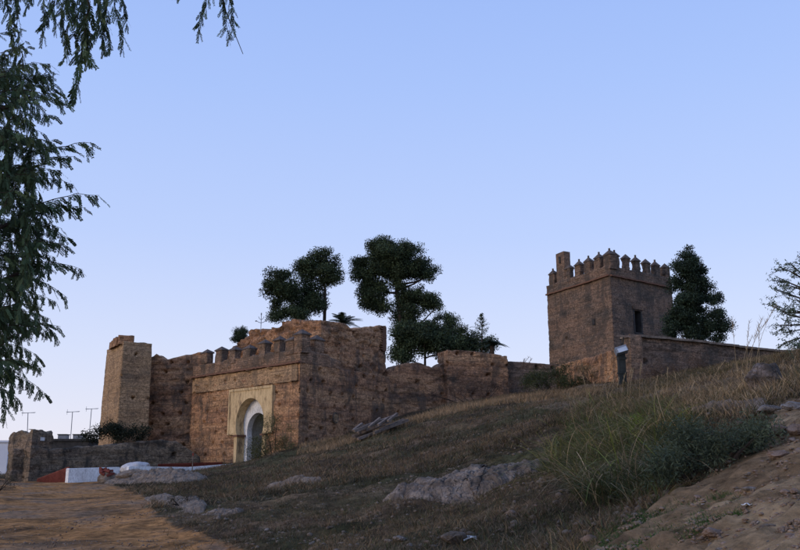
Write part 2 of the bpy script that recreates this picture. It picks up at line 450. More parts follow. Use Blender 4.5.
# ------------------------------------------------------------------ masonry
def prism(A, B, C, D, z0, top, res=0.12, amp=0.07, lift=0.85, holes=0.5, seed=0, batter=0.0, groove=0.06, skip=None, erode=.35):
    """a rough-faced wall block on the quad footprint A B C D; top(x, y, s) gives its height.
    skip(u, z) -> True leaves an opening in side A-B. Returns V, F"""
    P = [np.array(p[:2], float) for p in (A, B, C, D)]
    cen = sum(P) / 4
    n1 = max(2, int(np.linalg.norm(P[1] - P[0]) / res)); n2 = max(2, int(np.linalg.norm(P[2] - P[1]) / res))
    cnt = [n1, n2, n1, n2]
    ring = []; nrm = []; uu = []; side = []
    area = sum(P[i][0] * P[(i+1) % 4][1] - P[(i+1) % 4][0] * P[i][1] for i in range(4))
    sg = 1 if area > 0 else -1
    ns = []
    for k in range(4):
        d = P[(k+1) % 4] - P[k]; d = d / np.linalg.norm(d); ns.append(np.array((d[1], -d[0])) * sg)
    for k in range(4):
        for i in range(cnt[k]):
            t = i / cnt[k]
            ring.append(P[k] * (1 - t) + P[(k+1) % 4] * t); nrm.append(ns[k] if i else (ns[k] + ns[k-1]) * 0.6)
            uu.append(t * np.linalg.norm(P[(k+1) % 4] - P[k])); side.append(k)
    ring = np.array(ring); nrm = np.array(nrm); uu = np.array(uu); side = np.array(side)
    tz = np.array([top(p[0], p[1]) for p in ring])
    rows = max(3, int((tz.max() - z0) / res))
    Rr = len(ring)
    k = np.linspace(0, 1, rows + 1)[:, None]
    Z = z0 + (tz[None] - z0) * k
    XY = np.broadcast_to(ring[None], (rows + 1, Rr, 2)).copy()
    if batter:
        XY = cen + (XY - cen) * (1 - batter * ((Z - z0) / (tz.max() - z0))[..., None])
    Q = np.concatenate([XY, Z[..., None]], -1)
    dsp = amp * fbm(Q * np.array([.7,.7,1.0]) + seed, 4, seed) + amp * 0.5 * fbm(Q * np.array([2.2,2.2,5.0]), 3, seed + 3)
    # eroded pits and scars
    if amp > .05:
        er = fbm(Q * np.array([1.0,1.0,1.9]) + 5.1, 4, seed + 21)
        dsp = dsp - erode * 1.6 * amp * sstep(.10, .30, er) - erode * 1.1 * amp * sstep(.15, .4, fbm(Q * np.array([3.2,3.2,6.0]), 3, seed + 23))
    if groove:
        ph = (Z + 0.04 * fbm(Q * .6, 2, seed + 5)) / lift
        fr = np.abs(ph - np.round(ph)) * lift
        on = sstep(-.35, .1, fbm(Q * np.array([.35,.35,1.3]), 3, seed + 9))
        dsp = dsp - groove * on * np.clip(1 - fr / 0.11, 0, 1)
    if holes:
        sp = 1.35
        U = np.broadcast_to(uu[None], Z.shape)
        row = np.round((Z - .25) / lift); cu = np.round(U / sp + .3 * (row % 2))
        hu = (cu - .3 * (row % 2)) * sp; hzz = row * lift + .25
        hh = _h(row.astype(np.int64), cu.astype(np.int64), np.broadcast_to(side[None], Z.shape).astype(np.int64), seed + 11)
        r = np.hypot(U - hu, Z - hzz)
        dsp = dsp - np.where((hh < holes) & (r < 0.125), 0.5, 0)
    XY2 = XY + nrm[None] * dsp[..., None]
    V = np.concatenate([XY2, Z[..., None]], -1)
    F = []
    idx = np.arange((rows + 1) * Rr).reshape(rows + 1, Rr)
    nxt = np.roll(idx, -1, 1)
    F = np.stack([idx[:-1], nxt[:-1], nxt[1:], idx[1:]], -1)
    if skip is not None:
        um = np.broadcast_to(uu[None], Z.shape)[:-1] + res / 2; zm = (Z[:-1] + Z[1:]) / 2
        keep = ~(skip(um, zm) & (np.broadcast_to(side[None], Z.shape)[:-1] == 0))
        F = F[keep]
    F = F.reshape(-1, 4)
    if sg < 0: F = F[:, ::-1]
    # top
    topi = idx[-1]
    a0, b0, c0, d0 = 0, n1, n1 + n2, 2 * n1 + n2
    m2 = n2
    g0 = np.empty((m2 + 1, n1 + 1), int)
    VV = [V.reshape(-1, 3)]; extra = []; base = (rows + 1) * Rr
    tv = V[-1]
    for j in range(m2 + 1):
        for i in range(n1 + 1):
            if j == 0: g0[j, i] = topi[i]
            elif j == m2: g0[j, i] = topi[(c0 + (n1 - i))]
            elif i == n1: g0[j, i] = topi[b0 + j]
            elif i == 0: g0[j, i] = topi[(d0 + (n2 - j)) % Rr]
            else:
                f = tv[i]; bk = tv[c0 + n1 - i]; s = j / m2
                p = f * (1 - s) + bk * s
                extra.append((p[0], p[1], p[2])); g0[j, i] = base + len(extra) - 1
    if extra:
        E = np.array(extra)
        E[:, 2] += min(.14, 1.4 * amp) * fbm(E * 2.2, 4, seed + 7)
        VV.append(E)
    FT = np.stack([g0[:-1, :-1], g0[:-1, 1:], g0[1:, 1:], g0[1:, :-1]], -1).reshape(-1, 4)
    if sg < 0: FT = FT[:, ::-1]
    return np.concatenate(VV), np.concatenate([F, FT])

def flat(z, rough=0.0, seed=1, freq=.9, step=0.0):
    def f(x, y):
        n = fbm(np.array([x * freq, y * freq, 0.0]), 4, seed)
        if step: n = math.floor(n / step) * step * .6 + n * .4
        return z + rough * float(n)
    return f

def line_top(p0, p1, prof, rough=.08, seed=2):
    """prof: list of (t, z) along p0->p1"""
    p0 = np.array(p0[:2]); d = np.array(p1[:2]) - p0; L2 = (d ** 2).sum()
    ts = [a for a, _ in prof]; zs = [b for _, b in prof]
    def f(x, y):
        t = float(((np.array((x, y)) - p0) * d).sum() / L2)
        return float(np.interp(t, ts, zs)) + rough * float(fbm(np.array([x * 1.6, y * 1.6, 0.3]), 4, seed))
    return f

def slab(p0, p1, thick):
    """footprint of a wall whose visible face runs p0 -> p1, thickness away from the camera"""
    p0 = np.array(p0[:2], float); p1 = np.array(p1[:2], float)
    d = p1 - p0; d /= np.linalg.norm(d); n = np.array((-d[1], d[0]))
    if np.dot(n, (p0 + p1) / 2) < 0: n = -n
    return p0, p1, p1 + n * thick, p0 + n * thick

def merlon(parent, c, ang, w, d, h, cap_h, mat, seed, knob=False, over=0.09):
    """upright with a pyramid cap; c = centre of its foot"""
    cx, cy, cz = c
    ca, sa = math.cos(ang), math.sin(ang)
    def T(a, b): return (cx + a * ca - b * sa, cy + a * sa + b * ca)
    A, B, C, D = T(-w/2, -d/2), T(w/2, -d/2), T(w/2, d/2), T(-w/2, d/2)
    V, F = prism(A, B, C, D, cz - 0.25, flat(cz + h, 0.06, seed), 0.13, 0.085, holes=0, seed=seed, groove=0.0, erode=.6)
    o = mk('merlon', V, F, mat, parent)
    mb = MB(); hw, hd = w/2 + over, d/2 + over
    r = random.Random(seed)
    P = [T(-hw, -hd), T(hw, -hd), T(hw, hd), T(-hw, hd)]
    z1 = cz + h - .02
    VV = [(p[0], p[1], z1 + r.uniform(-.02, .02)) for p in P] + [(p[0], p[1], z1 + .07 + r.uniform(-.02, .03)) for p in P]
    ax = r.uniform(-.05, .05); Tt = T(ax, 0)
    VV.append((Tt[0], Tt[1], z1 + .07 + cap_h))
    mb.add(VV, [(3,2,1,0),(0,1,5,4),(1,2,6,5),(2,3,7,6),(3,0,4,7),(4,5,8),(5,6,8),(6,7,8),(7,4,8)])
    if knob:
        mb.box((Tt[0], Tt[1], z1 + .08 + cap_h), (.12,.12,.20), ang)
    mb.build('cap', M_cap, o)
    return o

# ---- gatehouse
C0 = np.array((-6.76, 58.0)); dF = np.array((-9.7, 10.3)); LF = np.linalg.norm(dF); dF /= LF
nF = np.array((-dF[1], dF[0])); nF = nF if np.dot(nF, -C0) > 0 else -nF      # outward normal of the front
dR = np.array((6.21, 9.9)); LR = np.linalg.norm(dR); dR /= LR
nR = np.array((dR[1], -dR[0]))
CF = C0 + dF * LF; CR = C0 + dR * LR
Z_STR = 1.6 + .123 * 58
Z_PAR = Z_STR + 0.95
gate = thing('gatehouse', 'ruined rammed-earth gatehouse with pyramid-capped merlons around the ochre horseshoe gateway', 'gatehouse', (C0[0], C0[1], 2.0))
UC, ZC, RO = 5.67, 4.86, 1.78      # gateway centre along the front from the corner, arch centre height, radius
def hs(u, z, r=RO, zc=ZC, jw=1.6):
    du = np.abs(u - UC)
    return ((du ** 2 + (z - zc) ** 2 < r * r) & (z > zc - .76)) | ((du < jw) & (z <= zc - .76))
def skip_gate(u, z): return ((np.abs(u - UC) < 2.05) & (z < ZC + .1) & (z > ZC - .8)) | (((u - UC) ** 2 + (z - ZC) ** 2) < 2.0 ** 2) | ((np.abs(u - UC) < 1.66) & (z <= ZC - .76))
V, F = prism(C0, CF, CF + dR * 11, CR, -0.5, flat(Z_STR, 0.02, 3), 0.10, 0.085, 0.82, 0.55, 4, skip=skip_gate)
mk('wall', V, F, M_wall, gate)
# pale plastered band under the string course, standing a little proud
def along(u, off=0.0): return C0 + dF * u + nF * off
Vb, Fb = prism(along(.25, .06), along(LF - .1, .06), along(LF - .1, -.1), along(.25, -.1), Z_STR - 1.25, flat(Z_STR - .1, 0.02), .1, .035, .6, .35, 12, groove=.0)
mk('render_band', Vb, Fb, M_plast, gate)
# string course of projecting brick, front and right side
mb = MB(); a = along(-.12, .16); b = along(LF, .16); nseg = 60
for i in range(nseg):
    u0 = -.1 + (LF + .1) * i / nseg; u1 = u0 + (LF + .1) / nseg * .97
    p = (along(u0, .09) + along(u1, .09)) / 2
    mb.box((p[0], p[1], Z_STR + .02 + random.uniform(-.02, .02)), (u1 - u0, .30, .13), math.atan2(dF[1], dF[0]))
mb.build('string_course', M_course, gate)
# parapet carrying the merlons
def ring_wall(p, q, inward, th, z0, z1, seed, mat, name, parent, prof=None, amp=.06, **kw):
    A = np.array(p); B = np.array(q)
    V, F = prism(A, B, B + inward * th, A + inward * th, z0, prof or flat(z1, .14, seed, 1.5), .11, amp * 1.3, .6, 0.0, seed, groove=.03, **kw)
    return mk(name, V, F, mat, parent)
ring_wall(along(-.02, .02), along(LF, .02), -nF, .55, Z_STR - .03, Z_PAR, 21, M_merlon, 'parapet', gate)
ring_wall(C0 + dR * .6 + nR * .02, C0 + dR * 4.6 + nR * .02, -nR, .55, Z_STR - .03, Z_PAR, 22, M_merlon, 'parapet', gate,
          prof=line_top(C0, CR, [(0, Z_PAR), (.25, Z_PAR - .1), (.42, Z_STR + .35)], .12, 5))
angF = math.atan2(dF[1], dF[0]); angR = math.atan2(dR[1], dR[0])
for i, s in enumerate([.885, .737, .599, .465, .328, .197, .089]):
    p = along(s * LF, -.25)
    low = .35 if i in (0,) else 0
    merlon(gate, (p[0], p[1], Z_PAR - .05 + low), angF, .82 + .12 * math.sin(i * 2.3), .58, .78 - low * .6 + .14 * math.sin(i * 1.7), .30 + .05 * math.sin(i * 3.1), M_merlon, 40 + i, False, .06)
p = along(.25, -.28); merlon(gate, (p[0], p[1], Z_PAR - .05), angF, .95, .75, 1.0, .38, M_merlon, 50, False, .06)
p = C0 + dR * 2.1 - nR * .28; merlon(gate, (p[0], p[1], Z_PAR - .05), angR, 1.0, .6, .86, .36, M_merlon, 51, False, .06)

# ruined upper storey: flush with the right side, and a return behind the merlons
def pxprof(pxs, p0, p1, depth_of):
    return [(t, W(px, py, depth_of(t))[2]) for t, px, py in pxs]
uA = C0 + dR * 3.3 - nR * .80; uB = CR - nR * .70 + dR * .05
prof = []
for px, py in [(318,319),(326,321),(333,322),(345,323),(352,330),(358,328),(366,327),(374,326),(384,326),(394,326)]:
    # solve position along the line seen at px
    k = (px - 400) / F_PX
    # X = k*t ; t = Y/(CP - v SP)
    v = (275 - py) / F_PX; kk = k / (CP - v * SP)
    d = uB - uA; t = (kk * uA[1] - uA[0]) / (d[0] - kk * d[1])
    prof.append((t, W(px, py, uA[1] + t * d[1])[2]))
V, F = prism(uA, uB, uB - nR * 2.2, uA - nR * 2.2, Z_STR - .3, line_top(uA, uB, prof, .22, 8), .11, .13, .82, .35, 31, groove=.05, erode=.7)
mk('upper_wall', V, F, M_wall, gate)
# second, thicker mass behind the merlons
lA = C0 + dR * 3.6 - nR * 1.0; lB = lA + dF * 13.6
prof = []
for px, py in [(330,322),(318,320),(306,320),(298,319),(288,320),(281,322),(279,327),(268,328),(256,328),(250,331),(247,336),(241,340),(236,346),(228,352),(215,360)]:
    k = (px - 400) / F_PX; v = (275 - py) / F_PX; kk = k / (CP - v * SP); d = lB - lA
    t = (kk * lA[1] - lA[0]) / (d[0] - kk * d[1]); prof.append((t, W(px, py, lA[1] + t * d[1])[2]))
V, F = prism(lA, lB, lB - nF * 1.8, lA - nF * 1.8, Z_STR - .3, line_top(lA, lB, prof, .28, 14), .11, .18, .7, .2, 33, groove=.06, erode=.8)
mk('upper_wall', V, F, M_wall, gate)
# brick quoin on the far corner of the upper storey
ex = uB + nR * .03
mb = MB()
for i in range(22):
    w = .75 if i % 2 else .5
    p = uB - dR * w / 2 - nR * .01
    mb.box((p[0], p[1], 10.9 + .09 * i), (w + random.uniform(-.05,.05), .12, .075), angR)
mb.build('brick_quoin', M_course, gate)

# gateway surround: plate with the horseshoe opening
def horseshoe(r, zc, drop, jw, zb, n=36):
    """outline from foot left up over the arch to foot right, as (du, z)"""
    a0 = math.asin(drop / r)
    pts = [(jw, zb), (jw, zc - drop)]
    for i in range(n + 1):
        a = -a0 + (math.pi + 2 * a0) * i / n
        pts.append((r * math.cos(a), zc + r * math.sin(a)))
    pts += [(-jw, zc - drop), (-jw, zb)]
    return pts
def plate(name, mat, inner, outer, off0, off1, parent):
    """solid plate between two outlines with the same number of points"""
    n = len(inner); V = []
    for o in (off0, off1):
        for (du, z) in list(inner) + list(outer):
            p = along(UC + du, o); V.append((p[0], p[1], z))
    F = []
    for i in range(n - 1):
        F.append((i, i+1, n+i+1, n+i))
        F.append((2*n+i, 3*n+i, 3*n+i+1, 2*n+i+1))
        F.append((i, 2*n+i, 2*n+i+1, i+1))
        F.append((n+i, n+i+1, 3*n+i+1, 3*n+i))
    F += [(0, n, 3*n, 2*n), (n-1, 3*n-1, 4*n-1, 2*n-1)]
    return mk(name, V, F, mat, parent)
inn = horseshoe(RO, ZC, .76, 1.605, ZC - .76)[1:-1]
zt, zb_, hw = 7.40, 4.08, 2.79
out = []
for (du, z) in inn:
    a = math.atan2(z - ZC, du)
    if z <= ZC - .755: out.append((hw if du > 0 else -hw, zb_)); continue
    c, s = math.cos(a), math.sin(a)
    k = min(hw / max(abs(c), 1e-6), ((zt - ZC) / s) if s > 1e-6 else 1e9, ((ZC - zb_) / -s) if s < -1e-6 else 1e9)
    out.append((c * k, ZC + s * k))
# square the corners
cr = math.atan2(zt - ZC, hw)
bi = min(range(len(inn)), key=lambda i: abs(math.atan2(inn[i][1] - ZC, inn[i][0]) - cr)); out[bi] = (hw, zt)
bi = min(range(len(inn)), key=lambda i: abs(math.atan2(inn[i][1] - ZC, inn[i][0]) - (math.pi - cr))); out[bi] = (-hw, zt)
plate('gateway_surround', M_ochre, inn, out, .14, -.55, gate)
mb = MB()
for (ua, ub, za, zb2) in ((-2.79,2.79,7.22,7.40), (2.61,2.79,4.10,7.215), (-2.79,-2.61,4.10,7.215)):
    p = along(UC + (ua + ub) / 2, .16); mb.box((p[0], p[1], (za + zb2) / 2), (ub - ua, .07, zb2 - za), angF)
mb.build('surround_border', M_ochre, gate, kind='stuff')
# jambs under the imposts and the projecting impost blocks
for sgn in (1, -1):
    mb = MB(); p = along(UC + sgn * 1.78, -.22); mb.box((p[0], p[1], 2.45), (.36, .66, 3.3), angF); mb.build('gate_jamb', M_ochre, gate)
    mb = MB(); p = along(UC + sgn * 1.72, -.20); mb.box((p[0], p[1], ZC - .84), (.56, .80, .13), angF); mb.build('impost', M_course, gate)
# inner white arch
inn2 = horseshoe(1.32, 4.30, .45, 1.24, 0.8)
out2 = [(2.4 if du > 0 else -2.4, z) if z < 4.3 else (2.4 * math.cos(math.atan2(z - 4.3, du)) * 1.2, 4.3 + 2.9 * math.sin(math.atan2(z - 4.3, du))) for du, z in inn2]
plate('white_arch', M_white, inn2, out2, -.56, -.98, gate)
# passage: side walls, vault ceiling, end wall, double door
mb = MB()
for sgn in (1, -1):
    p = along(UC + sgn * 1.75, -2.8); mb.box((p[0], p[1], 3.2), (.3, 3.6, 5.2), angF)
p = along(UC, -2.8); mb.box((p[0], p[1], 5.9), (3.9, 3.6, .25), angF)
mb.build('passage', M_dark, gate)
p = along(UC, -4.75); mb = MB(); mb.box((p[0], p[1], 3.2), (4.2, .25, 5.4), angF); mb.build('passage_end_wall', M_dark, gate)
for sgn in (1, -1):
    mb = MB()
    for k in range(4):
        p = along(UC + sgn * (.17 + .33 * k + .04), -2.9 + .01 * k); mb.box((p[0], p[1], 2.85), (.315, .07, 2.5), angF)
    mb.build('door_leaf', M_door, gate)
# round drain ring on the right side
rp = C0 + dR * 4.0 + nR * .05
Pr = W(334, 418, rp[1]); k = (334-400)/F_PX
d0 = MB(); circ = []
for i in range(17):
    a = 2 * math.pi * i / 16; q_ = rp + dR * .28 * math.cos(a)
    circ.append((q_[0] + nR[0]*.05, q_[1] + nR[1]*.05, Pr[2] + .36 * math.sin(a)))
d0.tube(circ, .055, 6); d0.build('drain_ring', M_low, gate)
dd = MB(); dd.box((rp[0]+nR[0]*.01, rp[1]+nR[1]*.01, Pr[2]), (.40, .16, .5), angR); dd.build('drain_block', M_plast, gate)

# ---- curtain wall right of the gatehouse
def px_on(p0, p1, px, py):
    p0 = np.array(p0); p1 = np.array(p1); k = (px - 400) / F_PX; v = (275 - py) / F_PX; kk = k / (CP - v * SP); d = p1 - p0
    t = (kk * p0[1] - p0[0]) / (d[0] - kk * d[1]); return t, W(px, py, p0[1] + t * d[1])[2]
def curtain(name, label, p0, p1, th, z0, pxs, mat, seed, amp=.12, rough=.12, holes=.35, res=.11, cat='wall', **kw):
    prof = [px_on(p0, p1, a, b) for a, b in pxs]
    prof.sort()
    A, B, C, D = slab(p0, p1, th)
    V, F = prism(A, B, C, D, z0, line_top(p0, p1, prof, rough, seed), res, amp, .82, holes, seed, **kw)
    o = thing(name, label, cat, ((A[0]+B[0])/2, (A[1]+B[1])/2, z0))
    mk('masonry', V, F, mat, o)
    return o
def XY(px, Y, py=380): p = W(px, py, Y); return np.array((p[0], p[1]))
curtain('curtain_wall', 'weathered curtain wall with ragged top between the gatehouse and the low square block', XY(388, 67.5), XY(452, 70.5), 1.6, 3,
        [(388,371),(396,367),(402,364),(412,363),(425,364),(432,368),(440,366),(447,362),(453,361)], M_wall, 61, rough=.09, amp=.14)
curtain('wall_block', 'squarer stretch of curtain wall with brick corners standing slightly higher than its neighbours', XY(447, 69.6), XY(508.5, 71.2), 2.2, 4,
        [(447,350),(455,350),(470,351),(490,353),(500,355),(508,356)], M_wall, 62, rough=.07)
curtain('curtain_wall', 'low dark curtain wall running from the square block to the foot of the keep', XY(506, 72.0), XY(585, 73.0), 1.2, 5,
        [(506,361),(530,362.5),(548,364),(585,366)], M_tower, 63, rough=.05)
curtain('curtain_wall', 'ochre-topped wall rising from the foot of the keep to the brick pier', XY(556, 66.0), XY(634, 49.5), 1.2, 3,
        [(556,366),(573,361),(590,357),(612,350),(624,348),(634,345)], M_wall, 64, rough=.06)
w5 = curtain('boundary_wall', 'long wall with sloping coping running right from the brick pier below the conifer', XY(634, 48.0), XY(835, 55.0), .9, 3,
        [(634,336),(660,338),(700,342),(740,347),(770,350.5),(800,352.5),(835,354)], M_tower, 65, rough=.04, holes=.15)
# coping on it (part), and the pier
mb = MB(); a = XY(634, 47.9); b = XY(835, 54.9); L = np.linalg.norm(b - a); ang = math.atan2(*(b - a)[::-1]); nn = 34
for i in range(nn):
    t = (i + .5) / nn; p = a + (b - a) * t; n_ = np.array((-(b-a)[1], (b-a)[0])) / L
    px = 634 + 0; tt, zz = 0, 0
    zz = np.interp(p[0] / (b[0]), [0,1], [0,0])
    pxx, _ = proj(p[0], p[1], 9.0)
    py = np.interp(pxx, [634,660,700,740,770,800,835], [336,338,342,347,350.5,352.5,354])
    z = W(pxx, py, p[1])[2]
    p2 = p + n_ * .45
    mb.box((p2[0], p2[1], z + .03 + random.uniform(-.015,.015)), (L / nn * .98, 1.08, .13), ang)
mb.build('coping', M_rubble, w5)
V, F = prism(XY(631.5, 47.6), XY(644, 48.0), XY(644, 49.2), XY(631.5, 48.9), 3.5, flat(W(636, 334, 47.7)[2], .05), .11, .05, .5, .1, 66, groove=.02)
pier = mk('brick_pier', V, F, M_merlon); tag(pier, 'narrow upright brick pier at the corner of the boundary wall, right of the floodlight post', 'pier')

# ---- keep (right tower)
K0 = np.array((17.57, 70.0)); KL = np.array((13.7, 78.4)); KR = np.array((24.4, 75.3))
kz = 17.5
keep = thing('castle_keep', 'square brick keep with a crown of pointed merlons and one dark doorway, on the right', 'tower', (K0[0], K0[1], 8))
dK = KL - K0; LK = np.linalg.norm(dK); dK /= LK; nK = np.array((-dK[1], dK[0])); nK = nK if np.dot(nK, -K0) > 0 else -nK
dK2 = KR - K0; LK2 = np.linalg.norm(dK2); dK2 /= LK2; nK2 = np.array((dK2[1], -dK2[0]))
aK = math.atan2(dK[1], dK[0]); aK2 = math.atan2(dK2[1], dK2[0])
# door position on the right face
def face_u(c, d, px, py):
    k = (px - 400) / F_PX; v = (275 - py) / F_PX; kk = k / (CP - v * SP)
    u = (kk * c[1] - c[0]) / (d[0] - kk * d[1]); return u, W(px, py, c[1] + u * d[1])[2]
du0, dz1 = face_u(K0, dK2, 634.5, 310); du1, dz0 = face_u(K0, dK2, 642, 333)
def skip_door(u, z): return (u > du0) & (u < du1) & (z > dz0) & (z < dz1)
V, F = prism(K0, KR, KR + dK * LK, KL, 6, flat(kz, .02, 3), .11, .055, .8, .06, 71, skip=skip_door, groove=.025)
mk('wall', V, F, M_tower, keep)
# door recess
mid = K0 + dK2 * (du0 + du1) / 2
mb = MB()
p = mid - nK2 * .9; mb.box((p[0], p[1], (dz0 + dz1) / 2), (du1 - du0 + .5, .1, dz1 - dz0 + .5), aK2)
for sgn in (1, -1):
    p = mid - nK2 * .45 + dK2 * sgn * ((du1 - du0) / 2 + .10); mb.box((p[0], p[1], (dz0 + dz1) / 2), (.18, .9, dz1 - dz0 + .4), aK2)
p = mid - nK2 * .45; mb.box((p[0], p[1], dz1 + .10), (du1 - du0 + .3, .9, .18), aK2); mb.box((p[0], p[1], dz0 - .08), (du1 - du0 + .3, .9, .18), aK2)
mb.build('doorway', M_roofdark, keep)
mb = MB(); p = mid + nK2 * .02
mb.box((p[0], p[1], dz1 + .2), (du1 - du0 + .5, .14, .24), aK2); mb.build('lintel', M_merlon, keep)
mb = MB(); u_, z_ = face_u(K0, dK, 594, 322); p = K0 + dK * u_ + nK * .0; mb.box((p[0], p[1], z_), (.30, .16, .5), aK); mb.build('window_slit', M_roofdark, keep)
# string course
mb = MB()
for (c, d, n_, L, a) in ((K0, dK, nK, LK, aK), (K0, dK2, nK2, LK2, aK2)):
    for i in range(30):
        p = c + d * L * (i + .5) / 30 + n_ * .06; mb.box((p[0], p[1], kz + random.uniform(-.02,.02)), (L / 30 * .97, .26, .13), a)
mb.build('string_course', M_course, keep)
KPZ = kz + .88
c4 = KR + dK * LK
ring_wall(K0 + nK * .02, KL + nK * .02, -nK, .5, kz - .02, KPZ, 81, M_tower, 'parapet', keep, amp=.04)
ring_wall(K0 + dK2 * .5 + nK2 * .02, KR + nK2 * .02, -nK2, .5, kz - .02, KPZ, 82, M_tower, 'parapet', keep, amp=.04)
ring_wall(KL + dK2 * .5, c4, -dK, .5, kz - .02, KPZ, 83, M_tower, 'parapet', keep, amp=.04)
ring_wall(KR + dK * .5, c4 - dK * .5, -dK2, .5, kz - .02, KPZ, 84, M_tower, 'parapet', keep, amp=.04)
sd_ = 0
for px in (551, 567, 577, 587, 597):
    u_, _ = face_u(K0, dK, px, 266); p = K0 + dK * min(u_, LK - .4) - nK * .22; sd_ += 1
    merlon(keep, (p[0], p[1], KPZ - .05), aK, .80, .50, .98, .42, M_tower, 90 + sd_, True, .04)
p = K0 - nK * .35 + dK2 * .0 + dK * .35; merlon(keep, (p[0], p[1], KPZ - .05), aK, .90, .70, 1.0, .45, M_tower, 99, True, .04)
for px in (617.3, 628, 638, 648, 657.5, 667):
    u_, _ = face_u(K0, dK2, px, 268); p = K0 + dK2 * u_ - nK2 * .22; sd_ += 1
    merlon(keep, (p[0], p[1], KPZ - .05), aK2, .68, .50, .96, .42, M_tower, 90 + sd_, sd_ % 2 == 0, .04)
for i in range(5):      # far sides
    p = KL + dK2 * (1.4 + 1.55 * i) - dK * .25; merlon(keep, (p[0], p[1], KPZ - .05), aK2, .85, .55, .92, .42, M_tower, 120 + i)
    p = KR + dK * (1.2 + 1.6 * i) - dK2 * .25; merlon(keep, (p[0], p[1], KPZ - .05), aK, .85, .55, .92, .42, M_tower, 130 + i)
# turret box with a slit behind the left merlons
u_, _ = face_u(K0, dK, 560, 262); p = K0 + dK * u_ - nK * .3
zt_ = W(560, 253, p[1])[2]
V, F = prism(p - dK * .62 + nK * .3, p + dK * .62 + nK * .3, p + dK * .62 - nK * .4, p - dK * .62 - nK * .4, KPZ - .3, flat(zt_, .04), .11, .03, .6, 0, 88, groove=0)
tur = mk('bell_turret', V, F, M_tower, keep)
mb = MB(); mb.box((p[0] + nK[0]*.31, p[1] + nK[1]*.31, zt_ - .7), (.22, .1, .6), aK); mb.build('slit', M_roofdark, tur)

# ---- left tower
T0 = np.array((-21.5, 66.0)); TL = np.array((-24.8, 71.6)); TR = np.array((-19.35, 67.25))
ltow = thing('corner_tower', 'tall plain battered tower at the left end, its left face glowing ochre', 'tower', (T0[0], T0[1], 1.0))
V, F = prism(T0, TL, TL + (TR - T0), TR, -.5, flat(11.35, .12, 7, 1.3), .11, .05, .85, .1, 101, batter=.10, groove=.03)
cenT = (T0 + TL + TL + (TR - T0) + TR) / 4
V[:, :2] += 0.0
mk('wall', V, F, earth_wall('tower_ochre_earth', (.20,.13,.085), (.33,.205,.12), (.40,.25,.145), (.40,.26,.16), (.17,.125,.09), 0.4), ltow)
for i, (a_, w_, h_) in enumerate(((.10,1.5,.42),(.30,1.9,.46),(.52,1.9,.34))):
    cz_ = 11.45
    p = T0 + (TL - T0) * a_ * .9 + (TR - T0) * .22; p = cenT + (p - cenT) * .93
    V, F = prism(p + np.array((-.6,-.5)) , p + np.array((.55,-.25)), p + np.array((.0,.8)) * w_ / 1.5, p + np.array((-1.0,.65)) * w_ / 1.5, 11.2, flat(11.45 + h_, .06, i), .12, .07, holes=0, seed=110 + i, groove=0)
    mk('cap_stone', V, F, M_wall, ltow)

curtain('curtain_wall', 'tall pitted curtain wall between the left corner tower and the gatehouse', (-21.2, 69.2), (-15.6, 69.0), 1.6, -.5,
        [(148,358),(153,357),(156,354),(160,356),(166,360),(172,358),(185,355),(200,352)], M_wall, 111, rough=.12, amp=.14, erode=.4)

# ---- low outer wall + outbuilding at far left
curtain('outer_wall', 'long low soot-stained stone wall along the foot of the castle, left of the gate', XY(12, 57.0, 460), XY(200, 62.5, 460), .8, -.4,
        [(12,449),(40,449.5),(70,448),(100,445.5),(150,441),(163,440),(176,442),(186,447),(200,457)], M_low, 121, rough=.10, amp=.12, holes=.15, res=.12)
hut = thing('ruined_outbuilding', 'small dark flat-topped ruined hut at the left end of the low stone wall', 'building', (*XY(30, 58), .5))
hA = XY(8, 59.5, 450); hB = XY(31, 56.5, 450); hC = XY(52.5, 59.0, 450); hD = hA + (hC - hB)
zt1 = W(30, 431, 57)[2]
V, F = prism(hB, hA, hD, hC, -.3, line_top(hA, hB, [(0, zt1 - .1), (.5, zt1 + .1), (.8, zt1 - .15), (.95, zt1 + .12), (1.1, zt1)], .14, 9), .12, .10, .8, .1, 125)
mk('wall', V, F, M_low, hut)
mb = MB(); p = (hB + hC) / 2 + np.array((0,-.1)); mb.box((p[0], p[1]-.05, W(37, 439, 57.5)[2]), (.25,.25,.22)); mb.build('wall_vent', M_white, hut)

# ---- far-left buildings and roofs beyond
def house(name, label, c, size, rz, mat, roofmat=None, windows=()):
    o = thing(name, label, 'building', (c[0], c[1], c[2]))
    mb = MB(); mb.box((c[0], c[1], c[2] + size[2] / 2), size, rz); mb.build('wall', mat, o)
    mb = MB(); mb.box((c[0], c[1], c[2] + size[2] + .1), (size[0] + .3, size[1] + .3, .2), rz); mb.build('roof', roofmat or mat, o)
    for (dx, dz) in windows:
        mb = MB(); mb.box((c[0] + dx, c[1] - size[1]/2 - .02, c[2] + dz), (1.0, .12, 1.3), 0); w_ = mb.build('window', M_white, o)
        mb = MB(); mb.box((c[0] + dx, c[1] - size[1]/2 - .07, c[2] + dz), (.8, .08, 1.1), 0); mb.build('pane', M_roofdark, w_)
    return o
p = W(-30, 470, 90); zt_ = W(0, 443, 90)[2]
house('white_house', 'pale blue-white house at the left edge of the picture beyond the ruined hut', (-44.6, 92, -1.5), (10.4, 8, zt_ + 1.5), 0, M_white2, None, [(2.6, 3.2), (-1.5, 3.2)])
p = W(66, 446, 78)
house('dark_roofed_shed', 'low dark shed roof showing above the stone wall beside the ruined hut', (p[0], 80, -1), (3.6, 3, p[2] + 1 + .45), 0, M_roofdark)
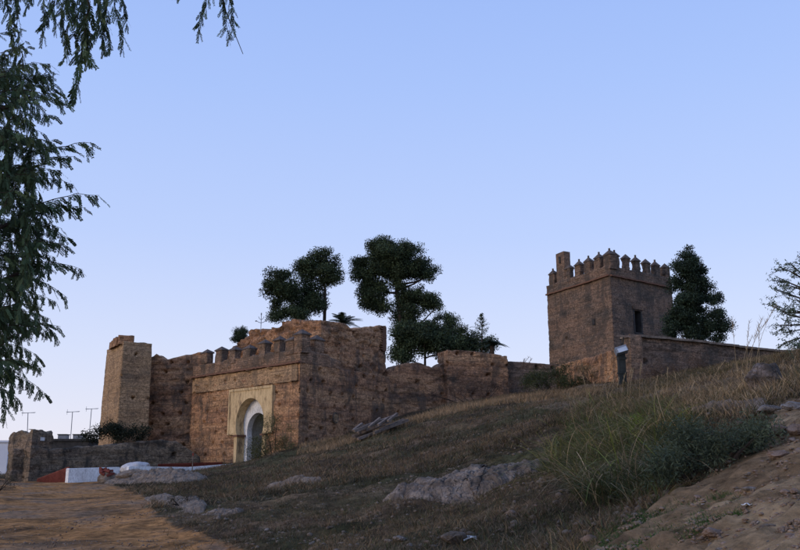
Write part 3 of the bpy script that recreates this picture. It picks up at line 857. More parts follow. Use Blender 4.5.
for (px, w_, lab) in ((59, .75, 'small grey box-shaped rooftop tank left of the dark shed roof'), (75, .9, 'small grey box-shaped rooftop tank right on the dark shed roof')):
    q_ = W(px, 441, 79)
    o = thing('rooftop_tank', lab, 'tank', (q_[0], 80, q_[2] - .5), 'tanks on the far roof')
    mb = MB(); mb.box((q_[0], 80, q_[2] + .1), (w_, .8, .9)); mb.build('tank_body', M_grmetal, o)
    mb = MB(); mb.box((q_[0], 80, q_[2] + .6), (w_ + .1, .9, .08)); mb.build('lid', M_dkmetal, o)
for (px, yt, yb, Y, lab) in ((28,413,440,80,'thin rooftop television aerial above the ruined hut'), (70.5,412,442,82,'tallest thin television aerial standing above the dark shed roof'), (89.5,409,430,84,'thin television aerial just left of the corner tower')):
    a_ = W(px, yb, Y); b_ = W(px + (2 if px > 60 else 0), yt, Y)
    o = thing('television_aerial', lab, 'aerial', (a_[0], a_[1], a_[2] - 1.5), 'television aerials on far roofs')
    mb = MB(); mb.tube([(a_[0], a_[1], a_[2] - 1.5), tuple(b_)], .035, 5); mb.build('mast', M_grmetal, o)
    mb = MB(); mb.tube([b_ + np.array((-.55,0,-.02)), b_ + np.array((.65,.1,.06))], .025, 5)
    for k in range(6):
        c_ = b_ + np.array((-.5 + .2 * k, 0, 0)); mb.tube([c_ + np.array((0,-.28,-.0)), c_ + np.array((0,.28,.03))], .014, 4)
    mb.tube([b_ + np.array((-.5,0,-.25)), b_ + np.array((-.5,0,.25))], .018, 4)
    mb.build('antenna_bar', M_grmetal, o)
q_ = W(82, 461, 60.0); hw_ = hz(q_[0], q_[1])
lamp = thing('wall_light', 'tiny round white fitting on the low stone wall above the white parapet', 'light', (q_[0], 59.2, q_[2]))
bm = bmesh.new(); bmesh.ops.create_uvsphere(bm, u_segments=14, v_segments=8, radius=.2)
V = np.array([v.co[:] for v in bm.verts]) * np.array((1,.5,1.1)) + np.array((q_[0], 59.1, q_[2])); F = [[v.index for v in f.verts] for f in bm.faces]; bm.free()
mk('globe', V, F, M_white, lamp); mb = MB(); mb.box((q_[0], 59.3, q_[2]), (.2,.25,.2)); mb.build('bracket', M_dkmetal, lamp)

# ---- whitewashed parapets
def parapet(label, pts_, th, hgt_px, seed):
    """pts_: (px, top py, bottom py, Y)"""
    o = None
    P0 = [W(px, tp, Y) for px, tp, bp, Y in pts_]
    root = thing('white_parapet', label, 'wall', (P0[0][0], P0[0][1], P0[0][2] - 1), 'whitewashed parapets by the road')
    for i in range(len(P0) - 1):
        a_, b_ = P0[i], P0[i+1]
        A, B, C, D = slab(a_, b_, th)
        zb = min(hz(a_[0], a_[1]), hz(b_[0], b_[1])) - .5
        bot = [(p[0], p[1], zb) for p in (A, B, C, D)]
        mid = [(A[0], A[1], a_[2] - .04), (B[0], B[1], b_[2] - .04), (C[0], C[1], b_[2] - .04), (D[0], D[1], a_[2] - .04)]
        cc = (A + B + C + D) / 4
        tp = [(p[0] + .05 * (cc[0] - p[0]) / 2, p[1] + .05 * (cc[1] - p[1]) / 2, z) for p, z in zip((A, B, C, D), (a_[2], b_[2], b_[2], a_[2]))]
        mb = MB(); mb.add(bot + mid + tp, [(0,1,5,4),(1,2,6,5),(2,3,7,6),(3,0,4,7),(4,5,9,8),(5,6,10,9),(6,7,11,10),(7,4,8,11),(8,9,10,11)])
        mb.build('wall_section', M_white, root)
    return root
parapet('shorter whitewashed parapet block left of the rubble heap beside the clay road', [(69,468.3,482,52.2),(120,467,480,54.6)], .35, 15, 131)
parapet('longer whitewashed parapet running right from the rubble heap towards the gate', [(129,466.3,479,54.0),(190,467,474,57.0),(237,463.5,467,59.0)], .3, 12, 135)

# ---- red mesh fences
def mesh_fence(label, a, b, h_, seed, slope=None):
    """a, b: (px, bottom py, Y)"""
    A_ = W(*a); B_ = W(*b)
    root = thing('safety_mesh_fence', label, 'fence', A_, 'red mesh fences by the works')
    n = 5
    for i in range(n + 1):
        p = A_ + (B_ - A_) * i / n; hh = h_ * (1 if slope is None else slope[0] + (slope[1] - slope[0]) * i / n)
        mb = MB(); mb.tube([p - np.array((0,0,.4)), p + np.array((0,0,hh + .05))], .03, 5); mb.build('post', M_dkmetal, root)
    mb = MB(); m_ = 46
    for i in range(m_ + 1):
        t = i / m_; p = A_ + (B_ - A_) * t; hh = h_ * (1 if slope is None else slope[0] + (slope[1] - slope[0]) * t)
        mb.beam(p + np.array((0,-.02,.0)), p + np.array((0.01,-.02,hh + .03 * math.sin(i))), .09, .02)
    for k in range(9):
        f = k / 8
        for i in range(12):
            t0, t1 = i / 12, (i + 1) / 12
            h0 = h_ * (1 if slope is None else slope[0] + (slope[1] - slope[0]) * t0); h1 = h_ * (1 if slope is None else slope[0] + (slope[1] - slope[0]) * t1)
            mb.beam(A_ + (B_ - A_) * t0 + np.array((0,-.03,f * h0)), A_ + (B_ - A_) * t1 + np.array((0,-.03,f * h1)), .02, .085)
    mb.build('mesh', M_red, root, kind='stuff')
    return root
mesh_fence('red plastic mesh fence sagging left of the shorter white parapet', (37,483,55.5), (68.0,482.5,52.9), .85, 1, (.25,1.05))
mesh_fence('low strip of red mesh behind the long white parapet near the gate', (158,467,59.2), (222,465,60.2), .16, 2)
a_ = W(192, 474, 55.0)
o = thing('thin_marker_post', 'thin upright stake beside the long white parapet below the gatehouse', 'post', a_)
mb = MB(); mb.tube([a_ - np.array((0,0,.3)), a_ + np.array((0,0,1.35))], .03, 5); mb.build('stake', M_wood, o)
mb = MB(); mb.box(a_ + np.array((0,0,1.2)), (.10,.06,.18)); mb.build('tape', M_red, o)

# ------------------------------------------------------------------ rocks
def worley(P, seed=0):
    P = np.asarray(P, float); i0 = np.floor(P).astype(np.int64)
    f1 = np.full(P.shape[:-1], 9.0); f2 = f1.copy(); idv = np.zeros(P.shape[:-1])
    for a in (-1,0,1):
        for b in (-1,0,1):
            for c in (-1,0,1):
                q = i0 + np.array((a,b,c)); x, y, z = q[..., 0], q[..., 1], q[..., 2]
                o = np.stack([_h(x,y,z,seed), _h(x,y,z,seed+1), _h(x,y,z,seed+2)], -1)
                d = np.linalg.norm(q + o - P, axis=-1); r = _h(x,y,z,seed+3)
                n = d < f1
                f2 = np.where(n, f1, np.minimum(f2, d)); idv = np.where(n, r, idv); f1 = np.where(n, d, f1)
    return f1, f2 - f1, idv

_ico = {}
def ico(sub):
    if sub not in _ico:
        bm = bmesh.new(); bmesh.ops.create_icosphere(bm, subdivisions=sub, radius=1)
        _ico[sub] = (np.array([v.co[:] for v in bm.verts]), np.array([[v.index for v in f.verts] for f in bm.faces])); bm.free()
    return _ico[sub]
def rockmesh(c, size, rz, seed, sub=5, rough=.35, freq=1.3):
    V, F = ico(sub); V = V.copy()
    n = fbm(V * freq + seed * 3.7, 5, seed); n2 = np.abs(fbm(V * freq * 2.6 + seed, 4, seed + 2))
    w1, wc, wi = worley(V * 2.3 + seed, seed)
    V = V * (1 + rough * n - rough * .5 * n2 + rough * .30 * (wi - .5) - rough * .28 * (1 - sstep(0, .16, wc)))[:, None]
    # facets
    for k in range(5):
        d = np.array(random.Random(seed * 9 + k).choices([-1, -.5, .5, 1, .2], k=3), float); d /= np.linalg.norm(d)
        s = V @ d; V = V - np.outer(np.clip(s - .72, 0, 9) * .8, d)
    V = V * np.array(size) / 2
    c_, s_ = math.cos(rz), math.sin(rz)
    V = V @ np.array([[c_, s_, 0], [-s_, c_, 0], [0, 0, 1]])
    return V + np.array(c), F
def rock(name, label, px, py, size, rz, seed, mat, sink=.15, sub=5, group=None, rough=.35):
    p = G(px, py); V, F = rockmesh((p[0], p[1], p[2] + size[2] * (.5 - sink)), size, rz, seed, sub, rough)
    return tag(mk(name, V, F, mat, smooth=sub > 3), label, 'rock', group)

def outcrop(name, label, spine, mat, seed):
    """spine: (px, py of the base line, width m, height m)"""
    P = np.array([G(a, b) for a, b, _, _ in spine])
    k_ = np.arange(len(P)); ys_ = np.polyval(np.polyfit(k_, P[:, 1], 2 if len(P) > 6 else 1), k_); P[:, 0] *= ys_ / P[:, 1]; P[:, 1] = ys_
    Wd = np.array([s[2] for s in spine]); Hh = np.array([s[3] for s in spine])
    m = 260; n = 86
    t = np.linspace(0, len(P) - 1, m)
    C = np.stack([np.interp(t, range(len(P)), P[:, k]) for k in range(2)], -1)
    wd = np.interp(t, range(len(P)), Wd); hh = np.interp(t, range(len(P)), Hh)
    e = np.clip(np.minimum(t, len(P) - 1 - t) / .45, 0, 1) ** .6
    d = np.gradient(C, axis=0); d /= np.linalg.norm(d, axis=1)[:, None]; nn = np.stack([-d[:, 1], d[:, 0]], -1)
    nn *= np.sign((nn * C).sum())      # away from camera
    s = np.linspace(-.18, 1.15, n)
    X = C[:, None] + nn[:, None] * (s[None, :, None] * (wd * (.4 + .6 * e))[:, None, None])
    gz = height(X[..., 0], X[..., 1])
    prof = np.interp(s, [-.18, -.02, .10, .26, .5, .75, .95, 1.15], [-.5, -.12, .22, .62, .92, 1.0, .5, -.6])
    jag = 1 + .45 * fbm(np.stack([X[..., 0] * 1.1, X[..., 1] * 1.1, 0 * gz], -1), 4, seed + 3)
    Z = gz + prof[None] * (hh * e)[:, None] * jag
    Q = np.stack([X[..., 0], X[..., 1], Z], -1)
    w1, wc, wi = worley(Q * np.array([1.9, 1.9, 3.0]) + .3 * fbm(Q * 2, 2, seed)[..., None], seed)
    v1, vc, vi = worley(Q * np.array([6.5, 6.5, 8.0]), seed + 5)
    top = np.clip(prof + .35, 0, 1)[None]
    edge = (np.clip(e * 1.4, 0, 1))[:, None] * (sstep(-.18, .0, s) * (1 - sstep(.95, 1.15, s)))[None]
    amt = (.12 + .62 * hh)[:, None] * edge
    Z = Z - .22 * (1 - edge)
    Z = Z + amt * (.30 * (wi - .5) * top - .12 * (1 - sstep(0, .14, wc)) + .12 * (vi - .5) - .09 * (1 - sstep(0, .2, vc)) + .16 * fbm(Q * 5, 4, seed + 6))
    V = np.concatenate([X, Z[..., None]], -1).reshape(-1, 3)
    idx = np.arange(m * n).reshape(m, n)
    F = np.stack([idx[:-1, :-1], idx[:-1, 1:], idx[1:, 1:], idx[1:, :-1]], -1).reshape(-1, 4)[:, ::-1]
    o = mk(name, V, F, mat, smooth=False)
    return tag(o, label, 'rock')

outcrop('rock_outcrop', 'long low pitted limestone outcrop crossing the middle of the grassy slope', [(368,503,.6,.16),(388,506,1.4,.32),(415,509,1.8,.40),(445,504,1.7,.38),(475,492,1.4,.34),(505,482,1.3,.32),(535,472,1.1,.28),(562,462,.7,.2)], M_slab, 5)
outcrop('rock_outcrop', 'small low rock in the turf beside the clay road', [(196,514,.5,.08),(212,516,.6,.11),(230,516,.6,.11)], M_slab, 15)
outcrop('rock_outcrop', 'low broken rock ledge where the slope meets the clay road', [(140,497,.6,.10),(155,502,.8,.17),(172,509,.8,.18),(188,516,.6,.10)], M_rubble, 25)
outcrop('rubble_bank', 'pale earthy rubble bank in front of the long white parapet', [(100,482,1.0,.25),(116,485,2.0,.50),(140,486,2.6,.62),(160,484,2.4,.48),(180,482,1.8,.28)], M_rubble, 35)
outcrop('rock_ledge', 'thin grey ledge of rock showing in the slope left of centre', [(255,492,.6,.12),(275,487,.8,.2),(300,486,.7,.16),(318,482,.5,.1)], M_rubble, 45)
outcrop('rock_ledge', 'pale weathered stone ledge above the blue-green bush on the right', [(650,419,.25,.06),(685,417,.35,.10),(715,416,.35,.11),(748,416,.3,.10),(762,416,.2,.05)], M_rubble, 55)
rock('boulder', 'rounded boulder half hidden in dry grass near the right skyline', 768, 390, (.78,.65,.66), .3, 3, M_rock, .18)
rock('boulder', 'flat pale boulder at the top edge of the bare earth bank', 771, 414, (.50,.36,.17), .2, 4, M_palerock, .2)
rock('boulder', 'low pale stone beside the flat pale boulder at the right', 795, 411, (.34,.26,.15), -.2, 6, M_palerock, .2)
rock('boulder', 'brown rock just below the flat pale boulder at the edge of the earth bank', 778, 436, (.26,.2,.14), .5, 8, M_stone, .15)
rock('boulder', 'brown block at the upper right edge of the earth bank', 797, 436, (.26,.2,.15), .9, 9, M_stone, .15)
rock('boulder', 'light brown twin rock in the middle of the bare earth bank', 779, 459, (.22,.16,.10), .2, 10, M_stone, .15)
rock('boulder', 'buff lump between the blue-green bush and the bare earth', 700, 472, (.20,.17,.13), .2, 12, M_stone, .15)
rock('boulder', 'buff wedge-shaped stone on the bare earth bank under the blue-green bush', 751, 492, (.15,.10,.045), -.5, 13, M_palerock, .1)
rock('boulder', 'largest stone at the bottom of the bare earth bank', 712, 538, (.15,.12,.08), .2, 14, M_stone, .1)
rock('boulder', 'dark clod of earth at the bottom right of the earth bank', 768, 534, (.17,.12,.07), .2, 16, M_rubble, .1)
rock('boulder', 'dark rock at the bottom edge of the slope left of the weeds', 455, 543, (.34,.28,.18), .7, 17, M_rubble, .2)
rock('boulder', 'pale flat stone on the turf at the bottom centre', 399, 541, (.2,.14,.07), .1, 18, M_palerock, .1)
rock('boulder', 'orange-brown stone in the turf at the bottom beside the weeds', 590, 543, (.16,.12,.08), .1, 19, M_stone, .1)
rock('boulder', 'buff stone below the right end of the long outcrop', 511, 516, (.18,.14,.09), .4, 20, M_stone, .1)
rock('spoil_heap', 'rounded heap of pale rubble between the two white parapets', 134, 482, (2.0,1.6,.9), .2, 22, M_rubble, .15, 5, None, .3)
# tarpaulin draped over a heap
p = W(135, 466, 57)
V, F = ico(4); V = V.copy(); V *= (1 + .16 * fbm(V * 2.2, 4, 9) - .10 * np.abs(fbm(V * np.array([5, 5, 1.2]), 2, 4)))[:, None]
V[:, 2] = np.maximum(V[:, 2], -.5)
V = V * np.array((.95, .9, .42)) + np.array((p[0], 57, p[2] - .12)) + np.outer(V[:, 0], (0, 0, .10))
o = tag(mk('tarpaulin', V, F, M_tarp, smooth=True), 'pale tarpaulin draped over a heap behind the white parapets', 'tarpaulin')
# bricks in a heap
heap_c = W(106, 472.0, 51.6)
V, F = rockmesh((heap_c[0] + .12, heap_c[1] + .1, heap_c[2] - .42), (1.25, .9, .95), .2, 27, 5, .25)
tag(mk('spoil_heap', V, F, M_rubble, smooth=True), 'small grey rubble mound under the loose red bricks in front of the shorter white parapet', 'rubble')
for i in range(22):
    x = heap_c[0] + random.uniform(-.38, .38); y = heap_c[1] + random.uniform(-.25, .3); z = heap_c[2] + random.uniform(-.10, .10) - .25 * (x - heap_c[0])
    if i == 0: root = thing('brick_heap', 'small heap of loose red bricks behind the rubble between the white parapets', 'bricks', (heap_c[0], heap_c[1], heap_c[2])); bme = None
    if bme is None:
        mb = MB(); mb.box((0,0,0), (.34,.17,.13)); ob = mb.build('brick', M_red, origin=(0,0,0)); bme = ob.data
    else:
        ob = bpy.data.objects.new('brick', bme); COL.objects.link(ob)
    ob.parent = root; ob.location = np.array((x, y, z)) - wl(root); ob.rotation_euler = (random.uniform(-.5,.5), random.uniform(-.5,.5), random.uniform(0, 3.1))

# loose stones on the bank: countable individuals, sharing a few meshes
stone_me = []
for k in range(7):
    V, F = rockmesh((0,0,0), (1, random.uniform(.6,.9), random.uniform(.35,.6)), 0, 200 + k, 3, .4)
    me = bpy.data.meshes.new('loose_stone'); me.from_pydata([tuple(v) for v in V], [], [tuple(int(i) for i in f) for f in F]); me.update()
    me.materials.append([M_stone, M_palerock, M_rubble, M_stone, M_rubble, M_stone, M_palerock][k]); stone_me.append(me)
cnt = 0
rs = random.Random(5)
for _ in range(4000):
    if cnt >= 170: break
    if rs.random() < .68: px, py = rs.uniform(600, 830), rs.uniform(400, 560)
    else: px, py = rs.uniform(0, 560), rs.uniform(485, 552)
    X = np.array([px]); Y_ = np.array([py])
    dirt_ = in_poly(X, Y_, DIRT)[0]; road_ = in_poly(X, Y_, ROAD)[0]
    if px > 600 and not dirt_: continue
    if road_ and rs.random() < .75: continue
    p = G(px, py); s = rs.choice([.03,.035,.04,.05,.06,.09]) * (1 if dirt_ else 1.5)
    o = bpy.data.objects.new('loose_stone', rs.choice(stone_me)); COL.objects.link(o)
    o.location = (p[0], p[1], p[2] + s * .04 + (.02 if dirt_ else 0)); o.scale = (s, s, s); o.rotation_euler = (rs.uniform(-.3,.3), rs.uniform(-.3,.3), rs.uniform(0, 6.28))
    tone = {'field_stone': 'brown', 'pale_limestone': 'pale', 'earthy_rubble': 'dull grey-brown'}[o.data.materials[0].name]
    if dirt_: o['label'] = ('tiny ' if s < .045 else 'fist-sized ') + tone + ' loose stone scattered on the bare earth bank at the right'; o['group'] = 'loose stones on the earth bank'
    elif road_: o['label'] = 'small loose stone lying on the clay road'; o['group'] = 'loose stones on the clay road'
    else: o['label'] = ('tiny ' if s < .06 else 'fist-sized ') + tone + ' loose stone lying in the dry turf of the slope'; o['group'] = 'loose stones in the turf'
    o['category'] = 'stone'; cnt += 1

def grit(name, P, smin, smax, mat, seed, label, sub=1):
    rg = np.random.default_rng(seed); V0, F0 = ico(sub); n = len(P)
    sc_ = np.exp(rg.uniform(math.log(smin), math.log(smax), (n, 1)))
    A = rg.uniform(.6, 1.2, (n, 1, 3)) * (1 + rg.uniform(-.28, .28, (n, len(V0), 1))); A[..., 2] *= .7
    th = rg.uniform(0, 6.28, n); c, s_ = np.cos(th), np.sin(th)
    V = V0[None] * A * sc_[:, :, None] / 2
    V = np.stack([V[..., 0] * c[:, None] - V[..., 1] * s_[:, None], V[..., 0] * s_[:, None] + V[..., 1] * c[:, None], V[..., 2]], -1) + P[:, None]
    F = (F0[None] + (np.arange(n) * len(V0))[:, None, None]).reshape(-1, 3)
    o = mk(name, V.reshape(-1, 3), F, mat, origin=(0,0,0), kind='stuff'); o['label'] = label; o['category'] = 'soil'
    return o
def gpts(n, fn, ya, yb, seed, xr, patch=None):
    rg = np.random.default_rng(seed); y = np.exp(rg.uniform(math.log(ya), math.log(yb), n)); x = y * rg.uniform(*xr, n); z = height(x, y)
    px, py = proj(x, y, z); m = fn(px, py)
    q = np.stack([x, y, 0 * x], -1)
    if patch: m &= (fbm(q * patch, 3, seed) + rg.normal(0, .25, n)) > .0
    q[:, 2] = z + .02 * (px > 500)
    return q[m]
M_clod = simple('soil_clod', [(0.34, (.11,.075,.052)), (0.5, (.20,.14,.10)), (0.66, (.30,.225,.17))], 5)
grit('soil_clods', gpts(30000, lambda a, b: in_poly(a, b, DIRT), 3.5, 16, 91, (.08,.62), 1.3), .010, .05, M_clod, 92, 'crumbled clods of brown earth on the bare bank')
grit('road_gravel', gpts(9000, lambda a, b: in_poly(a, b, ROAD), 8, 45, 93, (-.62,-.05), .5), .015, .06, M_clod, 94, 'coarse gravel strewn on the clay road')
grit('slope_rubble', gpts(9000, lambda a, b: ~in_poly(a, b, ROAD) & ~in_poly(a, b, DIRT), 8, 50, 95, (-.4,.5), .35), .03, .12, M_rubble, 96, 'broken bits of stone in the turf of the slope')

# litter
for (px, py, s, lab) in ((470,543,.09,'crumpled white and blue scrap of litter at the bottom of the slope'), (747,510,.035,'tiny white scrap on the bare earth bank')):
    p = G(px, py); mb = MB()
    vs = [(p[0] + s * (i - 1.5) * .6, p[1] + s * (j - 1) * .8, p[2] + .03 + s * random.uniform(0, .6)) for i in range(4) for j in range(3)]
    mb.add(vs, [(i*3+j, (i+1)*3+j, (i+1)*3+j+1, i*3+j+1) for i in range(3) for j in range(2)])
    o = mb.build('litter', M_white); tag(o, lab, 'litter')
    sol = o.modifiers.new('thickness', 'SOLIDIFY'); sol.thickness = .004

# ------------------------------------------------------------------ timber pile
tp0 = G(352, 437); tp1 = G(404, 417)
tz0 = tp0 + np.array((0,-.6,.15))
tim = thing('timber_pile', 'collapsed pile of grey timber ladders and beams against the castle wall on the slope', 'timber', tp0)
Yt = float(G(368, 436)[1]) - 1.6
def TP(px, py, Y=Yt): return W(px, py, Y)
for (a, b, w) in (((352,436),(378,427),.16), ((354,431),(397,415),.16), ((360,438),(402,422),.16), ((358,439),(408,420),.20), ((374,433),(399,423),.14), ((366,430),(392,421),.18), ((362,427),(391,417),.12)):
    mb = MB(); mb.beam(TP(*a, Yt + random.uniform(-.6,.6)), TP(*b, Yt + random.uniform(-.2,1.0)), w, .13); mb.build('beam', M_wood, tim)
for (a, b, w) in (((354,437),(372,431),.2), ((358,433),(385,424),.2), ((380,430),(404,420),.18), ((371,436),(395,427),.15)):
    mb = MB(); mb.beam(TP(*a, Yt + .2), TP(*b, Yt + .9), w, .16); mb.build('beam', M_wood, tim)
for (a, b) in (((353,430.5),(362,423.5)), ((369,427),(380,418)), ((388,421),(397,413.5)), ((378,425),(388,418))):
    mb = MB(); mb.beam(TP(*a, Yt - .5), TP(*b, Yt + .3), .13, .10); mb.build('rung', M_wood, tim)

# ------------------------------------------------------------------ floodlight post
fb = W(623, 390, 45.0); gz_ = hz(fb[0], fb[1])
fl = thing('floodlight_post', 'black post carrying a tilted floodlight box and thin crossbar in front of the brick pier', 'floodlight', (fb[0], fb[1], gz_))
zt_ = W(623, 352, 45)[2]
mb = MB(); mb.box((fb[0], fb[1], (gz_ - .4 + zt_) / 2), (.36,.34, zt_ - gz_ + .4)); mb.box((fb[0] + .02, fb[1], zt_ - .35), (.42,.40,.12)); mb.box((fb[0], fb[1], zt_ - 1.1), (.41,.40,.10)); mb.build('post', M_dkmetal, fl)
c_, s_ = math.cos(-.35), math.sin(-.35)
R = [[math.cos(.3), 0, -math.sin(.3)], [0, 1, 0], [math.sin(.3), 0, math.cos(.3)]]
q_ = W(621, 350.5, 44.8); R2 = np.array([[1,0,0],[0,c_,-s_],[0,s_,c_]])
mb = MB(); mb.box(q_, (.62,.42,.34), 0, np.array(R) @ R2); h_ = mb.build('lamp_housing', M_grmetal, fl)
mb = MB(); mb.box(q_ + np.array((.02,-.23,.02)), (.5,.05,.24), 0, np.array(R) @ R2); mb.build('lamp_glass', M_glass, h_)
mb = MB(); mb.tube([W(623, 352, 45.1), W(623.5, 334, 45.1)], .03, 6); mb.build('mast', M_dkmetal, fl)
mb = MB(); mb.beam(W(616.5, 335.8, 45), W(631.5, 336.6, 45), .08, .09); mb.build('crossbar', M_wood, fl)

# iron cross / vane on the ruin
q_ = W(261, 324.5, 63.5)
vn = thing('iron_weather_cross', 'small pale iron cross with curled arms standing on the ruined wall', 'ornament', q_)
mb = MB(); mb.tube([q_ - np.array((0,0,.6)), q_ + np.array((0,0,.78))], .025, 5)
for sgn in (1, -1):
    mb.tube([q_ + np.array((0,0,.12)), q_ + np.array((sgn*.2,0,.18)), q_ + np.array((sgn*.35,0,.30)), q_ + np.array((sgn*.42,0,.22))], .022, 5)
    mb.tube([q_ + np.array((0,0,.35)), q_ + np.array((sgn*.14,0,.45)), q_ + np.array((sgn*.20,0,.60))], .02, 5)
    mb.box(q_ + np.array((sgn*.38,0,.26)), (.12,.05,.08))
mb.box(q_ + np.array((0,0,.80)), (.08,.05,.16)); mb.build('cross', M_grmetal, vn)

# ------------------------------------------------------------------ foliage
def leaves(C, size, aspect, color, r, flat_=0.0, jit=.35, up=None, seed=0, tri=False):
    """leaf quads at centres C"""
    n = len(C); rg = np.random.default_rng(seed)
    a = rg.normal(size=(n, 3)); a[:, 2] *= (1 - flat_)
    if up is not None: a = a * (1 - abs(up)) + np.array((0, 0, up)) * 1.5 * rg.uniform(.6, 1.2, (n, 1))
    a /= np.linalg.norm(a, axis=1)[:, None]
    b = np.cross(a, rg.normal(size=(n, 3))); b /= np.linalg.norm(b, axis=1)[:, None]
    s = size * rg.uniform(.6, 1.4, (n, 1)); w = s * aspect
    V = np.stack([C - a * s / 2, C + b * w / 2, C + a * s / 2, C - b * w / 2], 1).reshape(-1, 3)
    F = np.arange(4 * n).reshape(-1, 4)
    c = np.array(color)[None] * rg.uniform(1 - jit, 1 + jit, (n, 1))
    c = np.repeat(c, 4, 0)
    return V, F, c

def clumps(ells, Y, cl_r, density, rg, depth=None, shrink=.8):
    """ellipses on the photo at distance Y -> clump centres (world) and radii"""
    out = []
    mpp = Y / F_PX
    for (cx, cy, rx, ry) in ells:
        rx *= 1.06; ry *= 1.06
        k = max(3, int(density * rx * ry * mpp * mpp / (cl_r * cl_r)))
        for _ in range(k):
            while True:
                u = rg.uniform(-1, 1, 3)
                if (u ** 2).sum() < 1 and (u**2).sum() > .12: break
            u *= shrink
            dY = u[1] * (depth or max(rx, ry) * mpp * .8)
            out.append((W(cx + u[0] * rx, cy - u[2] * ry, Y + dY), cl_r * rg.uniform(.7, 1.3)))
    return out

def crown(name, parent, cl, per, leaf, aspect, color, seed, flat_=.0, squash=.6, mat=None, hollow=.5, jit=.35, kind='stuff', cvar=.3):
    rg = np.random.default_rng(seed); C = []; cc = []
    for (c, r) in cl:
        n = int(per * (r ** 2) / (np.mean([x[1] for x in cl]) ** 2))
        d = rg.normal(size=(n, 3)); d /= np.linalg.norm(d, axis=1)[:, None]
        rad = r * (hollow + (1.36 - hollow) * rg.uniform(0, 1, (n, 1)) ** .95)
        lump = 1 + .25 * fbm(d * 2 + c, 3, seed)[:, None]
        C.append(c + d * rad * lump * np.array((1, 1, squash))); cc.append(np.full(n, rg.uniform(1 - cvar, 1 + cvar)))
    C = np.concatenate(C); cc = np.concatenate(cc)
    V, F, col = leaves(C, leaf, aspect, color, None, flat_, jit, seed=seed)
    col = col * np.repeat(cc, 4)[:, None]
    return mk(name, V, F, mat or M_needle, parent, col=col, kind=kind)

def pathv(P): return [np.array(p, float) for p in P]
def limbs(parent, trunk, cl, rg, n, r0, name='branch'):
    """branches from the trunk line to a choice of clumps"""
    tr = np.array(trunk)
    idxs = rg.permutation(len(cl))[:n]
    for i in idxs:
        c = cl[i][0]
        zz = c[2] - .35 * np.hypot(c[0] - tr[-1][0], c[1] - tr[-1][1]) - .3
        zz = min(max(zz, tr[0][2] + (tr[-1][2]-tr[0][2])*.25), tr[-1][2])
        b = np.array([np.interp(zz, tr[:, 2], tr[:, k]) for k in range(3)])
        mid = b * .5 + c * .5 + np.array((0, 0, -.12 * np.linalg.norm(c - b))) + rg.normal(0, .12, 3)
        mb = MB(); mb.tube([b, b * .7 + mid * .3 + rg.normal(0,.05,3), mid, mid * .45 + c * .55 + rg.normal(0,.08,3), c], [r0, r0*.85, r0*.62, r0*.42, r0*.2], 6)
        mb.build(name, M_bark, parent)

PINE = (.044,.062,.028)
def pine(name, label, ells, trunk_px, Y, seed, cl_r=.66, dens=3.0, per=430, group=None, col=PINE, nl=9, tr=.22, leaf=.19, asp=.42, base_z=None, cat='tree'):
    rg = np.random.default_rng(seed)
    T = [W(a, b, Y) for a, b in trunk_px]
    bz = hz(T[0][0], T[0][1]) if base_z is None else base_z
    T = [np.array((T[0][0], T[0][1], bz - .3))] + T
    o = thing(name, label, cat, (T[0][0], T[0][1], bz), group)
    mb = MB(); m = len(T); mb.tube(T, [tr * (1 - .62 * i / (m - 1)) for i in range(m)], 9); mb.build('trunk', M_bark, o)
    cl = clumps(ells, Y, cl_r, dens, rg)
    limbs(o, T, cl, rg, nl, tr * .38)
    crown('crown', o, cl, per, leaf, asp, col, seed, squash=.8, hollow=.25, cvar=.45, jit=.5)
    return o
pine('stone_pine', 'left pine behind the gatehouse with a rounded lobe leaning left', [(280,281,17,13),(272,287,11,8),(290,287,10,10),(285,303,15,14),(298,308,15,13),(280,316,10,8)], [(300,330),(296,312),(288,295),(283,284)], 84, 1)
pine('stone_pine', 'middle pine with a flat-topped crown and bare dark trunk behind the gatehouse', [(321,263,23,13),(310,270,15,13),(334,275,12,11),(306,288,9,11),(318,282,10,7),(310,304,12,15),(318,300,8,9)], [(324,330),(325,305),(325,288),(318,272)], 85, 2)
pine('stone_pine', 'largest pine, its broad dark crown rising highest above the curtain wall', [(392,253,32,14),(385,247,22,9),(371,267,20,13),(412,262,26,13),(425,272,15,10),(385,270,20,9),(364,275,12,8),(375,290,16,10),(370,300,14,10),(381,305,13,8),(366,287,10,7),(418,297,18,11),(430,306,13,9),(413,310,10,7),(441,322,14,10),(451,331,12,8),(428,328,12,6),(396,268,24,12),(403,300,12,12),(404,320,12,12),(416,330,16,8),(398,284,10,8)],
     [(404,365),(402,335),(399,305),(396,285),(392,265)], 86, 3, nl=16, tr=.36)
pine('dense_evergreen', 'dense dark evergreen filling the gap under the largest pine', [(425,340,30,16),(410,350,20,14),(445,348,22,12),(400,342,9,20),(462,345,14,10),(412,330,14,10),(436,334,16,10)], [(425,380),(425,350)], 80, 4, dens=2.4, per=420, leaf=.18, asp=.5)
pine('dense_evergreen', 'bushy dark evergreen to the right of the largest pine above the square block', [(468,335,13,10),(462,343,16,9),(482,344,14,8),(455,352,14,7),(476,352,18,6)], [(470,370),(469,345)], 81, 5, dens=2.4, per=420, leaf=.16, asp=.5)
